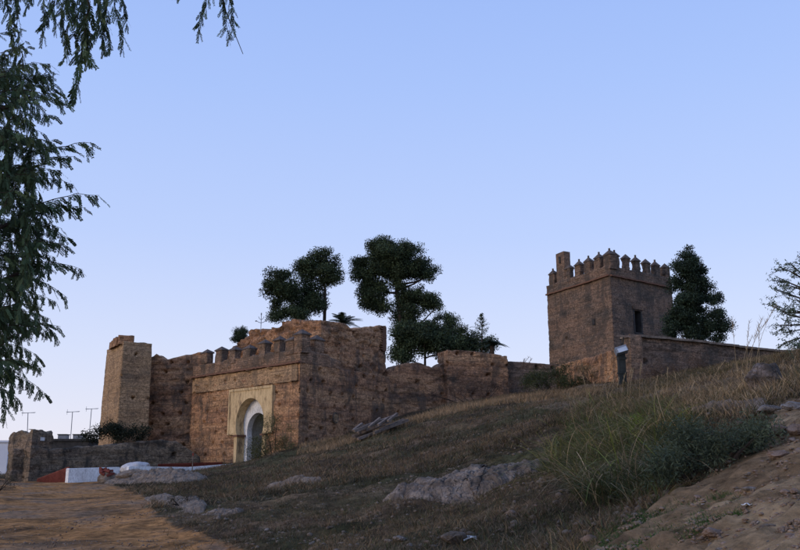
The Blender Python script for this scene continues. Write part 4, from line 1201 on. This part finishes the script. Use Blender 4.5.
# sparse araucaria-like conifer
def tiered(name, label, px, ytop, ybot, Y, rbot, seed):
    rg = np.random.default_rng(seed); a = W(px, ybot, Y); t = W(px, ytop, Y)
    o = thing(name, label, 'tree', (a[0], a[1], hz(a[0], a[1])))
    mb = MB(); mb.tube([np.array((a[0], a[1], a[2] - 4)), a, t], [.12,.09,.02], 6); mb.build('trunk', M_bark, o)
    C = []; n = 12
    for i in range(n):
        f = i / (n - 1); z = a[2] + (t[2] - a[2]) * f; r = rbot * (1 - f) ** .8 + .12
        for k in range(7):
            th = rg.uniform(0, 6.28); L = r * rg.uniform(.65, 1.15); tip = np.array((a[0] + L * math.cos(th), a[1] + L * math.sin(th), z + .35 * L))
            for s in np.linspace(.15, 1, 26):
                c = np.array((a[0], a[1], z)) * (1 - s) + tip * s + np.array((0, 0, .12 * s * s)); C.append(c + rg.normal(0, .06, 3))
    V, F, col = leaves(np.array(C), .17, .25, PINE, None, seed=seed, jit=.3); mk('crown', V, F, M_needle, o, col=col, kind='stuff')
    return o
tiered('norfolk_pine', 'slim sparse conifer with open tiers behind the square wall block', 482, 316, 356, 79, 1.5, 6)
pine('small_cypress', 'small round dark treetop peeping over the left end of the ruined wall', [(242,331,7,5),(238,337,7,6),(243,338,6,6)], [(241,350),(241,334)], 80, 7, dens=3.5, cl_r=.35, per=260, leaf=.14, asp=.3, nl=3, tr=.08)
# tree right of the keep
pine('evergreen_tree', 'tall ragged dark evergreen standing against the right side of the keep', [(687,254,7,8),(694,262,11,6),(684,268,12,9),(702,270,9,6),(690,282,18,9),(676,284,8,8),(704,288,9,6),(694,299,19,9),(712,299,10,6),(690,314,22,10),(675,318,11,9),(713,315,13,6),(684,328,18,8),(706,328,15,7),(723,326,13,7),(718,338,8,4),(697,338,16,6),(672,332,10,7),(692,275,10,12),(691,300,16,14),(693,322,20,14),(684,308,14,10)],
     [(697,350),(694,320),(690,290),(688,262)], 62, 8, cl_r=.42, dens=2.9, per=330, nl=14, tr=.2, leaf=.14, asp=.42, col=(.026,.042,.024))

# palms
def palm(name, label, px, py, Y, R, n, seed, droop=.9):
    rg = np.random.default_rng(seed); c = W(px, py, Y); gz_ = hz(c[0], c[1])
    o = thing(name, label, 'palm', (c[0], c[1], gz_))
    mb = MB(); mb.tube([(c[0], c[1], gz_ - .3), c], [.28,.20], 8); mb.build('trunk', M_bark, o)
    for k in range(n):
        th = k / n * 6.283 + rg.uniform(-.1, .1); el = rg.uniform(.25, 1.35); L = R * rg.uniform(.8, 1.1)
        P = []; m = 12
        for i in range(m):
            s = i / (m - 1); r = L * s * math.cos(el) + .15 * L * s * s; z = L * s * math.sin(el) - droop * L * .55 * s * s
            P.append(c + np.array((r * math.cos(th), r * math.sin(th), z)))
        V = []; Fq = []
        for i in range(1, m):
            for sub in (0, .5):
                b = P[i-1] * (1 - sub) + P[i] * sub; d = P[i] - P[i-1]; d /= np.linalg.norm(d); sd2 = np.cross(d, (0,0,1)); sd2 /= np.linalg.norm(sd2) + 1e-6
                l = .42 * math.sin(min(1, (i + sub) / m) * 2.9 + .2) * R / 1.6
                for sg in (1, -1):
                    tip = b + sd2 * sg * l * .75 + d * l * .6 - np.array((0,0,.18 * l)); w = d * .035
                    k0 = len(V); V += [b - w, b + w, tip + w * .3, tip - w * .3]; Fq.append((k0, k0+1, k0+2, k0+3))
        mbf = MB(); mbf.tube(P, [.025 * (1 - .8 * i / m) for i in range(m)], 4); mbf.add(V, Fq)
        VV = np.concatenate(mbf.V); mk('frond', VV, mbf.F, M_needle, o, col=np.tile(np.array((.030,.045,.026)) * rg.uniform(.7, 1.4), (len(VV), 1)))
    return o
palm('palm_tree', 'palm crown of thin fronds just above the ruined upper wall', 343, 324, 74, 1.9, 26, 1)
palm('palm_tree', 'palm crown with drooping fronds at the right end of the trees', 492, 346, 78, 1.6, 22, 2, 1.2)

# bush at the foot of the corner tower
def bush(name, label, ells, Y, col, seed, cl_r=.35, dens=1.6, per=260, leaf=.10, asp=.5, stems=8, mat=None, depth=None, cat='bush', squash=.8, base=None):
    rg = np.random.default_rng(seed); cl = clumps(ells, Y, cl_r, dens, rg, depth)
    cx = np.mean([c[0][0] for c in cl]); cy = np.mean([c[0][1] for c in cl]); gz_ = hz(cx, cy)
    o = thing(name, label, cat, (cx, cy, gz_))
    mb = MB()
    for i in rg.permutation(len(cl))[:stems]:
        c = cl[i][0]; b = np.array((cx * .7 + c[0] * .3, cy * .7 + c[1] * .3, 0)); b[2] = hz(b[0], b[1]) - .1
        mb.tube([b, (b + c) / 2 + rg.normal(0, .06, 3), c], [.03,.022,.01], 5)
    mb.build('stem', M_bark, o, kind='stuff')
    crown('foliage', o, cl, per, leaf, asp, col, seed, mat=mat or M_leaf, squash=squash, hollow=.2)
    return o
bush('dark_bush', 'wide dark bush growing over the low wall at the foot of the corner tower', [(92,438,10,7),(102,436,12,9),(114,434,14,11),(128,435,14,9),(142,435,10,10),(108,430,8,8)], 65.0, (.024,.030,.017), 11, cl_r=.5, leaf=.13)

# ------------------------------------------------------------------ olive at the right edge
def sprig_cloud(parent, starts, n_leaf, L, leaf, asp, color, seed, drop=.3):
    rg = np.random.default_rng(seed); C = []; mb = MB()
    for (b, t) in starts:
        b = np.array(b); t = np.array(t)
        for k in range(7):
            s = rg.uniform(.3, 1); p = b * (1 - s) + t * s; d = (t - b) / np.linalg.norm(t - b) + rg.normal(0, .55, 3); d /= np.linalg.norm(d)
            e = p + d * L * rg.uniform(.5, 1) - np.array((0, 0, drop * L * .4)); mb.tube([p, e], [.008,.003], 4)
            m = n_leaf
            for i in range(m):
                C.append(p + (e - p) * rg.uniform(.1, 1.05) + rg.normal(0, .035, 3))
        mb.tube([b, b*.5 + t*.5 + rg.normal(0,.04,3), t], [.025,.018,.008], 5)
    V, F, col = leaves(np.array(C), leaf, asp, color, None, seed=seed)
    mk('foliage', V, F, M_leaf, parent, col=col, kind='stuff'); mb.build('twigs', M_bark, parent, kind='stuff')
oY = 20.0
ob = W(850, 372, oY); oz = hz(ob[0], ob[1])
oliv = thing('olive_tree', 'olive tree reaching in from the right edge with airy grey-green sprays', 'tree', (ob[0], ob[1], oz))
mb = MB(); mb.tube([np.array((ob[0], ob[1], oz - .2)), W(846, 345, oY), W(838, 318, oY), W(828, 290, oY)], [.13,.11,.085,.05], 8); mb.build('trunk', M_bark, oliv)
tips = [(775,276),(781,268),(790,263),(800,262),(776,290),(788,285),(773,306),(784,313),(777,325),(788,332),(797,300),(783,343),(800,345),(808,275),(815,290),(810,320),(820,335),(830,270),(845,280),(860,300),(870,320),(850,262),(865,340),(806,258),(800,325),(792,310),(812,306)]
st = []
rgo = np.random.default_rng(3)
for (a, b) in tips:
    zz = np.array((838 + rgo.uniform(-8, 4), b * .4 + 195 + rgo.uniform(-8, 8)))
    f = .35
    s0 = W(zz[0], zz[1], oY); e0 = W(a, b, oY + rgo.uniform(-.8, .8))
    st.append((s0 * .45 + e0 * .55, e0))
    mb = MB(); mb.tube([s0, s0*.6+e0*.4 + rgo.normal(0,.05,3), s0*.45+e0*.55], [.04,.03,.022], 6); mb.build('branch', M_bark, oliv)
sprig_cloud(oliv, st, 20, .42, .080, .28, (.10,.135,.09), 17)

# ------------------------------------------------------------------ near pepper tree, upper left
trunkX, trunkY = -6.0, 6.6
tz_ = hz(trunkX, trunkY)
pep = thing('pepper_tree', 'feathery pepper tree overhanging the upper left with drooping compound leaves', 'tree', (trunkX, trunkY, tz_))
mb = MB(); mb.tube([(trunkX, trunkY, tz_ - .3), (trunkX + .1, trunkY, 1.3), (trunkX + .25, trunkY + .1, 2.8), (trunkX + .3, trunkY, 4.6), (trunkX + .6, trunkY, 6.4)], [.34,.28,.24,.17,.08], 12); mb.build('trunk', M_bark, pep)
def spray_mesh(kind, seed):
    """drooping leafy twig; local origin at its base, runs along +X (arching) or down (hanging); about 1 m long"""
    rg = np.random.default_rng(seed); V = []; F = []; col = []
    P = []; n = 9
    for i in range(n):
        s = i / (n - 1)
        if kind == 'arch': P.append(np.array((s * .95, rg.normal(0, .02) + .10 * math.sin(seed * 1.3) * s * s, .16 * s - (.30 + .12 * math.sin(seed * 2.1)) * s * s + rg.normal(0, .008))))
        else: P.append(np.array((.22 * s + rg.normal(0, .012), rg.normal(0, .02), -.98 * s ** 1.1)))
    mb = MB(); mb.tube(P, [.009 * (1 - .8 * i / n) for i in range(n)], 4)
    P = np.array(P)
    nl = 25
    cols = [np.tile((.045,.035,.02), (len(mb.V[0]), 1))]
    for k in range(nl):
        s = (k + .8) / nl * .99; j = s * (n - 1); i0 = min(int(j), n - 2); b = P[i0] + (P[i0+1] - P[i0]) * (j - i0)
        tdir = P[i0+1] - P[i0]; tdir /= np.linalg.norm(tdir)
        th = rg.uniform(0, 6.28); out = np.array((math.cos(th), math.sin(th), 0))
        d = tdir * rg.uniform(.2, .9) + out * rg.uniform(.2, .8) + np.array((0, 0, -rg.uniform(.3, 1.1))); d /= np.linalg.norm(d)
        L = rg.uniform(.12, .30) * (1 - .25 * s); nm = rg.normal(size=3); sd2 = np.cross(d, nm); sd2 /= np.linalg.norm(sd2)
        q = 11; c = np.array((.052,.080,.036)) * rg.uniform(.55, 1.7)
        vv = []; ff = []
        for m in range(q):
            f = (m + .6) / q; o = b + d * L * f + np.array((0, 0, -.10 * L * f * f)); ll = .055 * (1 - .55 * abs(f - .35)) * rg.uniform(.8, 1.2)
            for sg in (1, -1):
                a = sd2 * sg * .62 + d * .75 + rg.normal(0, .12, 3) + np.array((0,0,-.15)); a /= np.linalg.norm(a)
                w = np.cross(a, np.cross(d, sd2)); w /= np.linalg.norm(w) + 1e-9; w *= .0088
                k0 = len(vv); vv += [o, o + a * ll * .45 + w, o + a * ll, o + a * ll * .45 - w]; ff.append((k0, k0+1, k0+2, k0+3))
        mb.add([b, b + sd2 * .002, b + d * L, b + d * L - sd2 * .001], [(0,1,2,3)]); cols.append(np.tile(c, (4, 1)))
        mb.add(vv, ff); cols.append(np.tile(c, (len(vv), 1)))
    V = np.concatenate(mb.V); C = np.ones((len(V), 4)); C[:, :3] = np.concatenate(cols)
    me = bpy.data.meshes.new('leafy_spray'); me.from_pydata([tuple(v) for v in V], [], [tuple(int(i) for i in f) for f in mb.F]); me.update()
    a = me.color_attributes.new('tint', 'FLOAT_COLOR', 'POINT'); a.data.foreach_set('color', C.ravel()); me.materials.append(M_leaf)
    return me
ARCH = [spray_mesh('arch', 300 + i) for i in range(6)]
HANG = [spray_mesh('hang', 320 + i) for i in range(6)]
rp_ = random.Random(11)
def spray(limb, px, py, Y, kind, az, scale, pitch=0.0):
    o = bpy.data.objects.new('leafy_spray', rp_.choice(ARCH if kind == 'a' else HANG)); COL.objects.link(o)
    o.parent = limb; p = W(px, py, Y); o.location = p - wl(limb); o.rotation_euler = (rp_.uniform(-.15,.15), -pitch, az); o.scale = (scale,) * 3
    return o
def limb_to(pts_px, r0):
    P = [np.array((trunkX + .25, trunkY, W(*pts_px[0])[2] - .5))] if True else []
    P[0][2] = min(max(P[0][2], 1.8), 6.0)
    P += [W(*q) for q in pts_px]
    mb = MB(); m = len(P); mb.tube(P, [r0 * (1 - .8 * i / (m - 1)) for i in range(m)], 7)
    return mb.build('limb', M_bark, pep)
L_top = limb_to([(-60,-70,6.8),(40,-95,7.0),(120,-75,7.1),(190,-60,7.0),(235,-40,7.0)], .09)
L1 = limb_to([(-60,120,6.8),(0,110,7.0),(35,95,7.0)], .05)
L2 = limb_to([(-60,200,6.6),(-5,178,6.8),(40,165,6.9)], .05)
L3 = limb_to([(-70,270,6.6),(-20,235,6.8),(30,215,7.0)], .05)
L4 = limb_to([(-70,330,6.7),(-20,290,6.9),(25,270,7.0)], .045)
L5 = limb_to([(-70,400,6.7),(-25,355,6.9),(15,335,7.0)], .04)
# hanging strands along the top
for (px, py, ln, az) in [(2,-18,.62,0),(12,-22,.60,1),(24,-30,.45,2),(38,-22,.42,0),(48,-14,.44,.5),(58,-10,.50,0),(66,-22,.62,3),(72,-6,.60,1),(80,-12,.78,0),(88,-2,.88,2),(84,-10,.60,1.5),(96,-8,.62,0),(104,-20,.60,1),(112,-16,.62,.4),(118,-24,.50,0),(60,-30,.40,.7),(100,-30,.55,5),(92,-22,.52,4),(45,-30,.36,4),(30,-14,.30,5),(76,-25,.5,4.4),
                          (165,-32,.28,0),(172,-38,.34,1),(214,-18,.50,3.0),(219,-16,.52,.3),(224,-24,.50,0),(70,-18,.7,2.2),(108,-4,.5,3.2),(8,-30,.7,3.3)]:
    spray(L_top, px, py, 7.0 + rp_.uniform(-.25,.25), 'h', az, ln)
q0 = W(226, 12, 7.0); q1 = W(243, 54, 7.0)
mb = MB(); mb.tube([W(216, -30, 7.0), W(222, -8, 7.0), q0, q1], [.008,.006,.005,.003], 4); mb.build('bare_twig', M_bark, pep)
# arching sprays with their tips at the outline
for (L, sx, sy, tx, ty) in [(L1,8,105,66,100),(L1,0,90,62,84),(L1,-10,80,45,74),(L1,10,120,58,118),(L2,22,158,98,150),(L2,10,170,78,162),(L2,0,150,60,140),(L2,18,178,70,185),(L3,28,208,101,203),(L3,15,215,88,214),(L3,10,225,70,232),(L3,0,205,62,205),(L3,5,240,60,248),
                            (L4,18,262,80,274),(L4,10,275,66,290),(L4,0,255,55,262),(L4,5,290,52,304),(L4,0,310,48,322),(L5,5,330,50,338),(L5,0,345,49,356),(L5,-5,360,40,372),(L5,-8,372,46,388),(L5,-10,385,22,400)]:
    Y = 7.0 + rp_.uniform(-.3,.3); a = W(sx, sy, Y); b = W(tx, ty, Y); d = b - a; ln = np.linalg.norm(d) / .97
    pit = math.atan2(d[2] + .16 * ln, d[0])
    spray(L, sx, sy, Y, 'a', rp_.uniform(-.25,.25), ln, pit)
for (px, py, s) in [(-4,350,.55),(4,345,.5),(10,352,.45),(-10,370,.42),(16,330,.42),(28,318,.35),(36,300,.32),(24,200,.4),(40,225,.45),(30,245,.5),(45,245,.3),(20,130,.4),(30,120,.3),(14,180,.5),(30,175,.45)]:
    spray(L5 if py > 290 else L3, px, py, 7.0 + rp_.uniform(-.3,.3), 'h', rp_.uniform(0, 6.28), s)
for (sx, sy, tx, ty) in [(-10,60,34,48),(-5,76,50,66),(-20,40,22,30),(0,92,64,98),(-12,100,52,92),(14,64,48,74)]:
    Y = 7.0 + rp_.uniform(-.4,.4); a = W(sx, sy, Y); b = W(tx, ty, Y); d = b - a; ln = np.linalg.norm(d) / .97
    spray(L1, sx, sy, Y, 'a', rp_.uniform(-.3,.3), ln, math.atan2(d[2] + .16 * ln, d[0]))
# the dense body of the tree
n_body = 0
while n_body < 620:
    px = rp_.uniform(-150, 46); py = rp_.uniform(75, 395)
    lim = np.interp(py, [75,100,135,160,200,240,290,340,395], [30,34,24,40,46,44,36,24,4])
    if px > lim: continue
    if 118 < py < 140 and px > 10: continue
    Y = rp_.uniform(6.2, 8.4); L = [L1,L2,L3,L4,L5][min(4, max(0, int((py - 90) / 62)))]
    if rp_.random() < .5: spray(L, px - 22, py - 8, Y, 'a', rp_.uniform(-1.2, 1.2), rp_.uniform(.35,.6), rp_.uniform(-.1,.5))
    else: spray(L, px - 6, py - 26, Y, 'h', rp_.uniform(0, 6.28), rp_.uniform(.35,.6))
    n_body += 1

# ------------------------------------------------------------------ grass and weeds
def blades(name, P, h, w, lean, cols, seed, label=None, cat=None, arch=.35, parent=None, segs=2, wind=(.3,-.1)):
    """curved grass blades rooted at P (n,3)"""
    rg = np.random.default_rng(seed); n = len(P)
    th = rg.uniform(0, 6.283, n); h = h * rg.uniform(.5, 1.4, n); wv = w * rg.uniform(.7, 1.3, n)
    ln = lean * rg.uniform(.2, 1.3, n)
    D = np.stack([np.cos(th) * ln + wind[0] * lean, np.sin(th) * ln + wind[1] * lean, np.ones(n)], -1); D /= np.linalg.norm(D, axis=1)[:, None]
    dl = np.stack([np.cos(th), np.sin(th), np.zeros(n)], -1)
    ph = rg.uniform(0, 6.283, n); S = np.stack([np.cos(ph), np.sin(ph), np.zeros(n)], -1)
    ar = arch * rg.uniform(.1, 1.5, n)
    rows = []; K = segs
    for k in range(K):
        s = k / K
        c = P + D * (h * s)[:, None] + dl * (h * ar * s * s)[:, None] - np.array((0, 0, 1)) * (h * ar * .5 * s ** 3)[:, None]
        ww = wv * (1 - .55 * s) / 2
        rows += [c - S * ww[:, None], c + S * ww[:, None]]
    tip = P + D * h[:, None] + dl * (h * ar)[:, None] - np.array((0, 0, 1)) * (h * ar * .5)[:, None]
    rows.append(tip)
    V = np.stack(rows, 1).reshape(-1, 3); m = 2 * K + 1; b = np.arange(n) * m
    T = []
    for k in range(K - 1):
        T.append(np.stack([b + 2*k, b + 2*k + 1, b + 2*k + 3], -1)); T.append(np.stack([b + 2*k, b + 2*k + 3, b + 2*k + 2], -1))
    T.append(np.stack([b + 2*K - 2, b + 2*K - 1, b + 2*K], -1))
    F = np.concatenate(T)
    cols = np.array(cols)
    big = .5 + 2.0 * fbm(P * np.array([.30, .30, 0]), 4, seed) + rg.normal(0, .22, n)      # kinds of grass grow in patches
    ci = np.clip((big * len(cols)).astype(int), 0, len(cols) - 1); c = cols[ci] * rg.uniform(.6, 1.4, (n, 1))
    C = np.repeat(c, m, 0)
    o = mk(name, V, F, M_grass, parent, col=C, origin=(0,0,0) if parent is None else None, kind='stuff')
    if label: o['label'] = label; o['category'] = cat or 'grass'
    return o

def ragged(px, py, x, y, poly, amt=26):
    q = np.stack([x, y, 0 * x], -1)
    return in_poly(px + amt * fbm(q * .7, 4, 131), py + amt * .6 * fbm(q * .7, 4, 137), poly)
def scatter(n, poly_fn, ymin, ymax, seed, xr=(-.62,.62), patch=None):
    """random ground points, denser near the camera; poly_fn(px,py,x,y)->mask"""
    rg = np.random.default_rng(seed)
    y = np.exp(rg.uniform(math.log(ymin), math.log(ymax), n)); x = y * rg.uniform(xr[0], xr[1], n)
    z = height(x, y); px, py = proj(x, y, z); m = poly_fn(px, py, x, y)
    if patch:
        q = np.stack([x, y, 0 * x], -1); m &= (fbm(q * patch[0], 3, seed) + rg.uniform(-.35,.35,n)) > patch[1]
    return np.stack([x, y, z - .01], -1)[m]
def not_bare(px, py, x, y): return ~in_poly(px, py, ROAD) & ~in_poly(px, py, DIRT)
def castle_clear(x, y):
    # keep grass outside the masonry
    k = np.ones(x.shape, bool)
    for P in ([C0, CF, CF + dR * 11, CR],):
        k &= ~in_poly(x, y, [tuple(p) for p in P])
    return k
A_ = scatter(330000, lambda px, py, x, y: not_bare(px, py, x, y) & castle_clear(x, y), 5, 30, 41)
DK = [(.040,.034,.021),(.050,.054,.025),(.070,.054,.035),(.095,.070,.046),(.058,.062,.029),(.15,.108,.068)]
blades('turf_grass', A_, .075, .008, .7, DK, 42, 'short dark dry turf covering the slope', 'grass')
A_ = scatter(150000, lambda px, py, x, y: not_bare(px, py, x, y) & castle_clear(x, y), 26, 72, 43)
blades('distant_turf_grass', A_, .15, .022, .6, DK + [(.13,.092,.058)], 44, 'dark dry grass on the upper slope below the castle', 'grass')
A_ = scatter(90000, lambda px, py, x, y: not_bare(px, py, x, y) & castle_clear(x, y), 6, 66, 45, patch=(.45,.26))
blades('straw_grass', A_, .17, .010, .6, [(.075,.055,.036),(.14,.10,.062),(.19,.135,.08),(.08,.072,.034)], 46, 'patches of taller pale straw in the dark turf', 'grass')
def tufts(P, k, rad, seed):
    rg = np.random.default_rng(seed); Q = np.repeat(P, k, 0); d = rg.normal(0, rad, (len(Q), 2)); Q = Q.copy(); Q[:, :2] += d
    return Q
ok = lambda px, py, x, y: not_bare(px, py, x, y) & castle_clear(x, y)
A_ = tufts(scatter(6500, ok, 6, 34, 81, patch=(.5, -.05)), 26, .07, 82)
blades('tussock_grass', A_, .17, .008, .9, [(.045,.044,.023),(.08,.058,.037),(.13,.092,.058),(.065,.072,.03),(.21,.15,.09),(.12,.083,.054)], 83, 'small tussocks of brown and olive grass over the slope', 'grass', arch=.7)
A_ = tufts(scatter(5000, ok, 24, 70, 84, patch=(.3, .0)), 18, .16, 85)
blades('far_tussock_grass', A_, .26, .020, .8, [(.045,.038,.023),(.08,.056,.037),(.14,.095,.062),(.06,.062,.028),(.21,.145,.092)], 86, 'brown tussocks on the upper slope under the walls', 'grass', arch=.6)
# dry golden grass on the upper right
A_ = scatter(150000, lambda px, py, x, y: in_poly(px, py, [(585,418),(560,398),(600,384),(650,374),(700,366),(760,352),(800,345),(900,340),(900,385),(800,398),(752,418),(640,424)]), 9, 46, 47)
blades('golden_grass', A_, .30, .010, .6, [(.07,.07,.03),(.12,.085,.055),(.20,.14,.085),(.30,.21,.125),(.38,.28,.17),(.22,.155,.10),(.10,.08,.04)], 48, 'tall golden dry grass under the boundary wall at the right', 'grass', arch=.6, segs=3)
# straw fringe at the wall foot
A_ = scatter(60000, lambda px, py, x, y: in_poly(px, py, [(296,456),(300,446),(350,437),(395,424),(450,404),(500,397),(560,392),(600,390),(600,396),(540,401),(480,408),(430,420),(380,436),(330,450)]) & castle_clear(x, y), 38, 74, 49, (-.2,.3))
blades('straw_fringe', A_, .32, .025, .4, [(.26,.18,.11),(.20,.14,.085),(.14,.10,.06)], 50, 'straw fringe along the crest of the slope at the foot of the walls', 'grass')
# grass and weeds on the bare bank
A_ = scatter(160000, lambda px, py, x, y: in_poly(px, py, [(560,560),(600,530),(640,505),(690,488),(740,495),(745,520),(700,530),(660,560),(640,640),(540,640)]), 4.5, 12, 51, (.1,.5), patch=(1.6,.12))
blades('green_weeds', A_, .06, .007, .9, [(.055,.10,.03),(.04,.075,.025),(.08,.11,.04)], 52, 'low green weeds creeping onto the bare earth at the bottom right', 'weeds')
A_ = scatter(60000, lambda px, py, x, y: in_poly(px, py, ROAD) & ~in_poly(px, py, [(10,484),(130,488),(180,560),(-60,560)]), 6, 45, 53, patch=(.8,.30))
blades('road_edge_weeds', A_, .10, .008, .6, DK, 54, 'thin dry weeds along the edges of the clay road', 'weeds')

# big arching weeds in the middle right (dry stalks + green shoots)
WEED = [(545,470),(560,425),(585,405),(640,402),(690,412),(700,440),(690,480),(640,505),(605,515),(575,505)]
A_ = scatter(75000, lambda px, py, x, y: ragged(px, py, x, y, WEED), 8, 32, 55, (.05,.5))
blades('weed_thicket', A_, .42, .010, .7, [(.06,.068,.024),(.085,.092,.030),(.15,.11,.06),(.055,.070,.026),(.20,.15,.08),(.10,.12,.036),(.10,.08,.045),(.065,.085,.028)], 56, 'tangled thicket of green and brown weeds right of the outcrop', 'weeds', arch=1.0, segs=3)
A_ = scatter(12000, lambda px, py, x, y: ragged(px, py, x, y, WEED), 8, 32, 57, (.05,.5), patch=(.5,-.05))
blades('arching_reeds', A_, .90, .012, .8, [(.16,.16,.05),(.30,.215,.12),(.13,.13,.05),(.38,.28,.17),(.19,.22,.045),(.24,.17,.10)], 58, 'long arching reed stalks hanging over the outcrop', 'reeds', arch=1.0, segs=5, wind=(-.9,-.6))
# sparse individual tall dry stalks with seed heads
def stalk_group(name, label, roots, hgt, seed, col=(.30,.225,.14), group=None):
    rg = random.Random(seed)
    c = np.mean([G(a, b) for a, b in roots], 0)
    o = thing(name, label, 'dry plant', c, group)
    mb = MB(); hb = MB()
    for (a, b) in roots:
        p = G(a, b); h = hgt * rg.uniform(.7, 1.15); lx, ly = rg.uniform(-.15,.45), rg.uniform(-.3,.3)
        P = [p + np.array((lx * h * s * s, ly * h * s * s, h * s)) for s in np.linspace(0, 1, 6)]
        r = .0022 * np.linalg.norm(p) / 15 + .002
        mb.tube(P, [r * (1 - .5 * i / 6) for i in range(6)], 4)
        d = P[-1] - P[-2]; d /= np.linalg.norm(d)
        for k in range(26):
            q = P[-1] - d * k * .012 * h / .9; t = q + np.array((rg.uniform(-.05,.07), rg.uniform(-.05,.05), rg.uniform(.0,.09))) * h / 1.0
            s_ = np.array((.004,0,0)) * np.linalg.norm(p) / 14
            hb.add([q - s_, q + s_, t], [(0,1,2)])
    V = np.concatenate(mb.V); mk('stalk', V, mb.F, M_grass, o, col=np.tile(col, (len(V), 1)), kind='stuff')
    V = np.concatenate(hb.V); mk('seed_head', V, hb.F, M_grass, o, col=np.tile(np.array(col) * 1.15, (len(V), 1)), kind='stuff')
    return o
stalk_group('tall_dry_grass', 'cluster of tall seed-headed stalks silhouetted on the sky near the right skyline', [(742,386),(746,384),(750,388),(756,386),(738,384),(761,384),(748,380)], 1.75, 1)
stalk_group('tall_dry_grass', 'leaning dry stalks in front of the floodlight post', [(600,402),(607,404),(612,400),(622,402),(630,405),(640,400),(596,400),(617,408),(628,398),(587,404)], 1.0, 2)
stalk_group('tall_dry_grass', 'dry stalks rising before the long boundary wall', [(655,400),(668,402),(678,396),(694,398),(710,398)], .8, 3)
stalk_group('tall_dry_grass', 'thin twiggy stalks on the sky above the low curtain wall', [(504,396),(509,396),(514,396),(519,397),(524,396)], 2.5, 4, (.10,.075,.06))

# distinct bushes
bush('blue_green_bush', 'low spreading blue-green bush at the edge of the bare earth bank', [(700,448,36,17),(675,462,28,12),(735,440,26,15),(725,458,28,11),(755,440,14,12),(690,432,24,9),(665,474,16,8)], float(G(705,478)[1]) + .1, (.075,.092,.052), 21, cl_r=.20, dens=1.6, per=420, leaf=.055, asp=.20, depth=.45, cat='bush')
bush('yellow_green_shoot', 'bright yellow-green upright shoot in the middle of the weeds', [(636,432,5,9),(634,446,4,9),(637,422,4,6)], 16.5, (.16,.20,.035), 22, cl_r=.10, dens=1.2, per=50, leaf=.10, asp=.14, stems=4, depth=.2, cat='plant')
bush('reddish_bush', 'brown twiggy bush growing against the boundary wall right of the pier', [(668,366,20,9),(690,364,18,9),(655,372,14,8),(705,368,12,7)], 43, (.105,.068,.045), 23, cl_r=.4, dens=1.3, per=260, leaf=.13, asp=.12, depth=1.2)
bush('green_bush', 'dark green bush in the hollow at the foot of the keep wall', [(555,380,22,10),(573,382,16,10),(535,378,18,9),(560,371,14,6),(590,382,10,8)], 58, (.060,.070,.026), 24, cl_r=.5, dens=2.0, per=300, leaf=.16, asp=.2, depth=1.5)
bush('brown_bush', 'brown brushwood along the foot of the square wall block', [(465,388,20,8),(490,386,20,8),(440,394,14,6),(515,386,16,7)], 66, (.115,.072,.05), 25, cl_r=.45, dens=1.3, per=200, leaf=.16, asp=.14, depth=.8)
bush('gate_shrub', 'wispy yellow-green shrub growing in front of the gateway', [(270,450,14,10),(288,436,10,10),(300,455,14,6),(262,446,13,15),(270,432,10,14),(283,444,14,11),(255,455,11,8),(295,448,12,7),(276,418,6,9)], 56.0, (.085,.085,.032), 26, cl_r=.5, dens=1.5, per=210, leaf=.16, asp=.13, depth=.8)
bush('scrub', 'ochre-green scrub on the wall foot beside the keep', [(590,372,12,6),(604,380,12,7),(580,368,8,4)], 56, (.13,.10,.05), 27, cl_r=.4, dens=1.1, per=150, leaf=.14, asp=.15, depth=.6)
bush('dry_shrub', 'dull brown shrub beside the rock bank by the clay road', [(180,500,14,8),(200,498,14,7)], 24, (.055,.050,.032), 28, cl_r=.2, dens=1.0, per=160, leaf=.07, asp=.15, depth=.5)
bush('roadside_scrub', 'dark scrubby bush at the far left edge beside the road', [(2,478,10,8),(-15,480,14,9)], 42, (.05,.048,.03), 29, cl_r=.35, dens=1.2, per=200, leaf=.10, asp=.2, depth=.8)
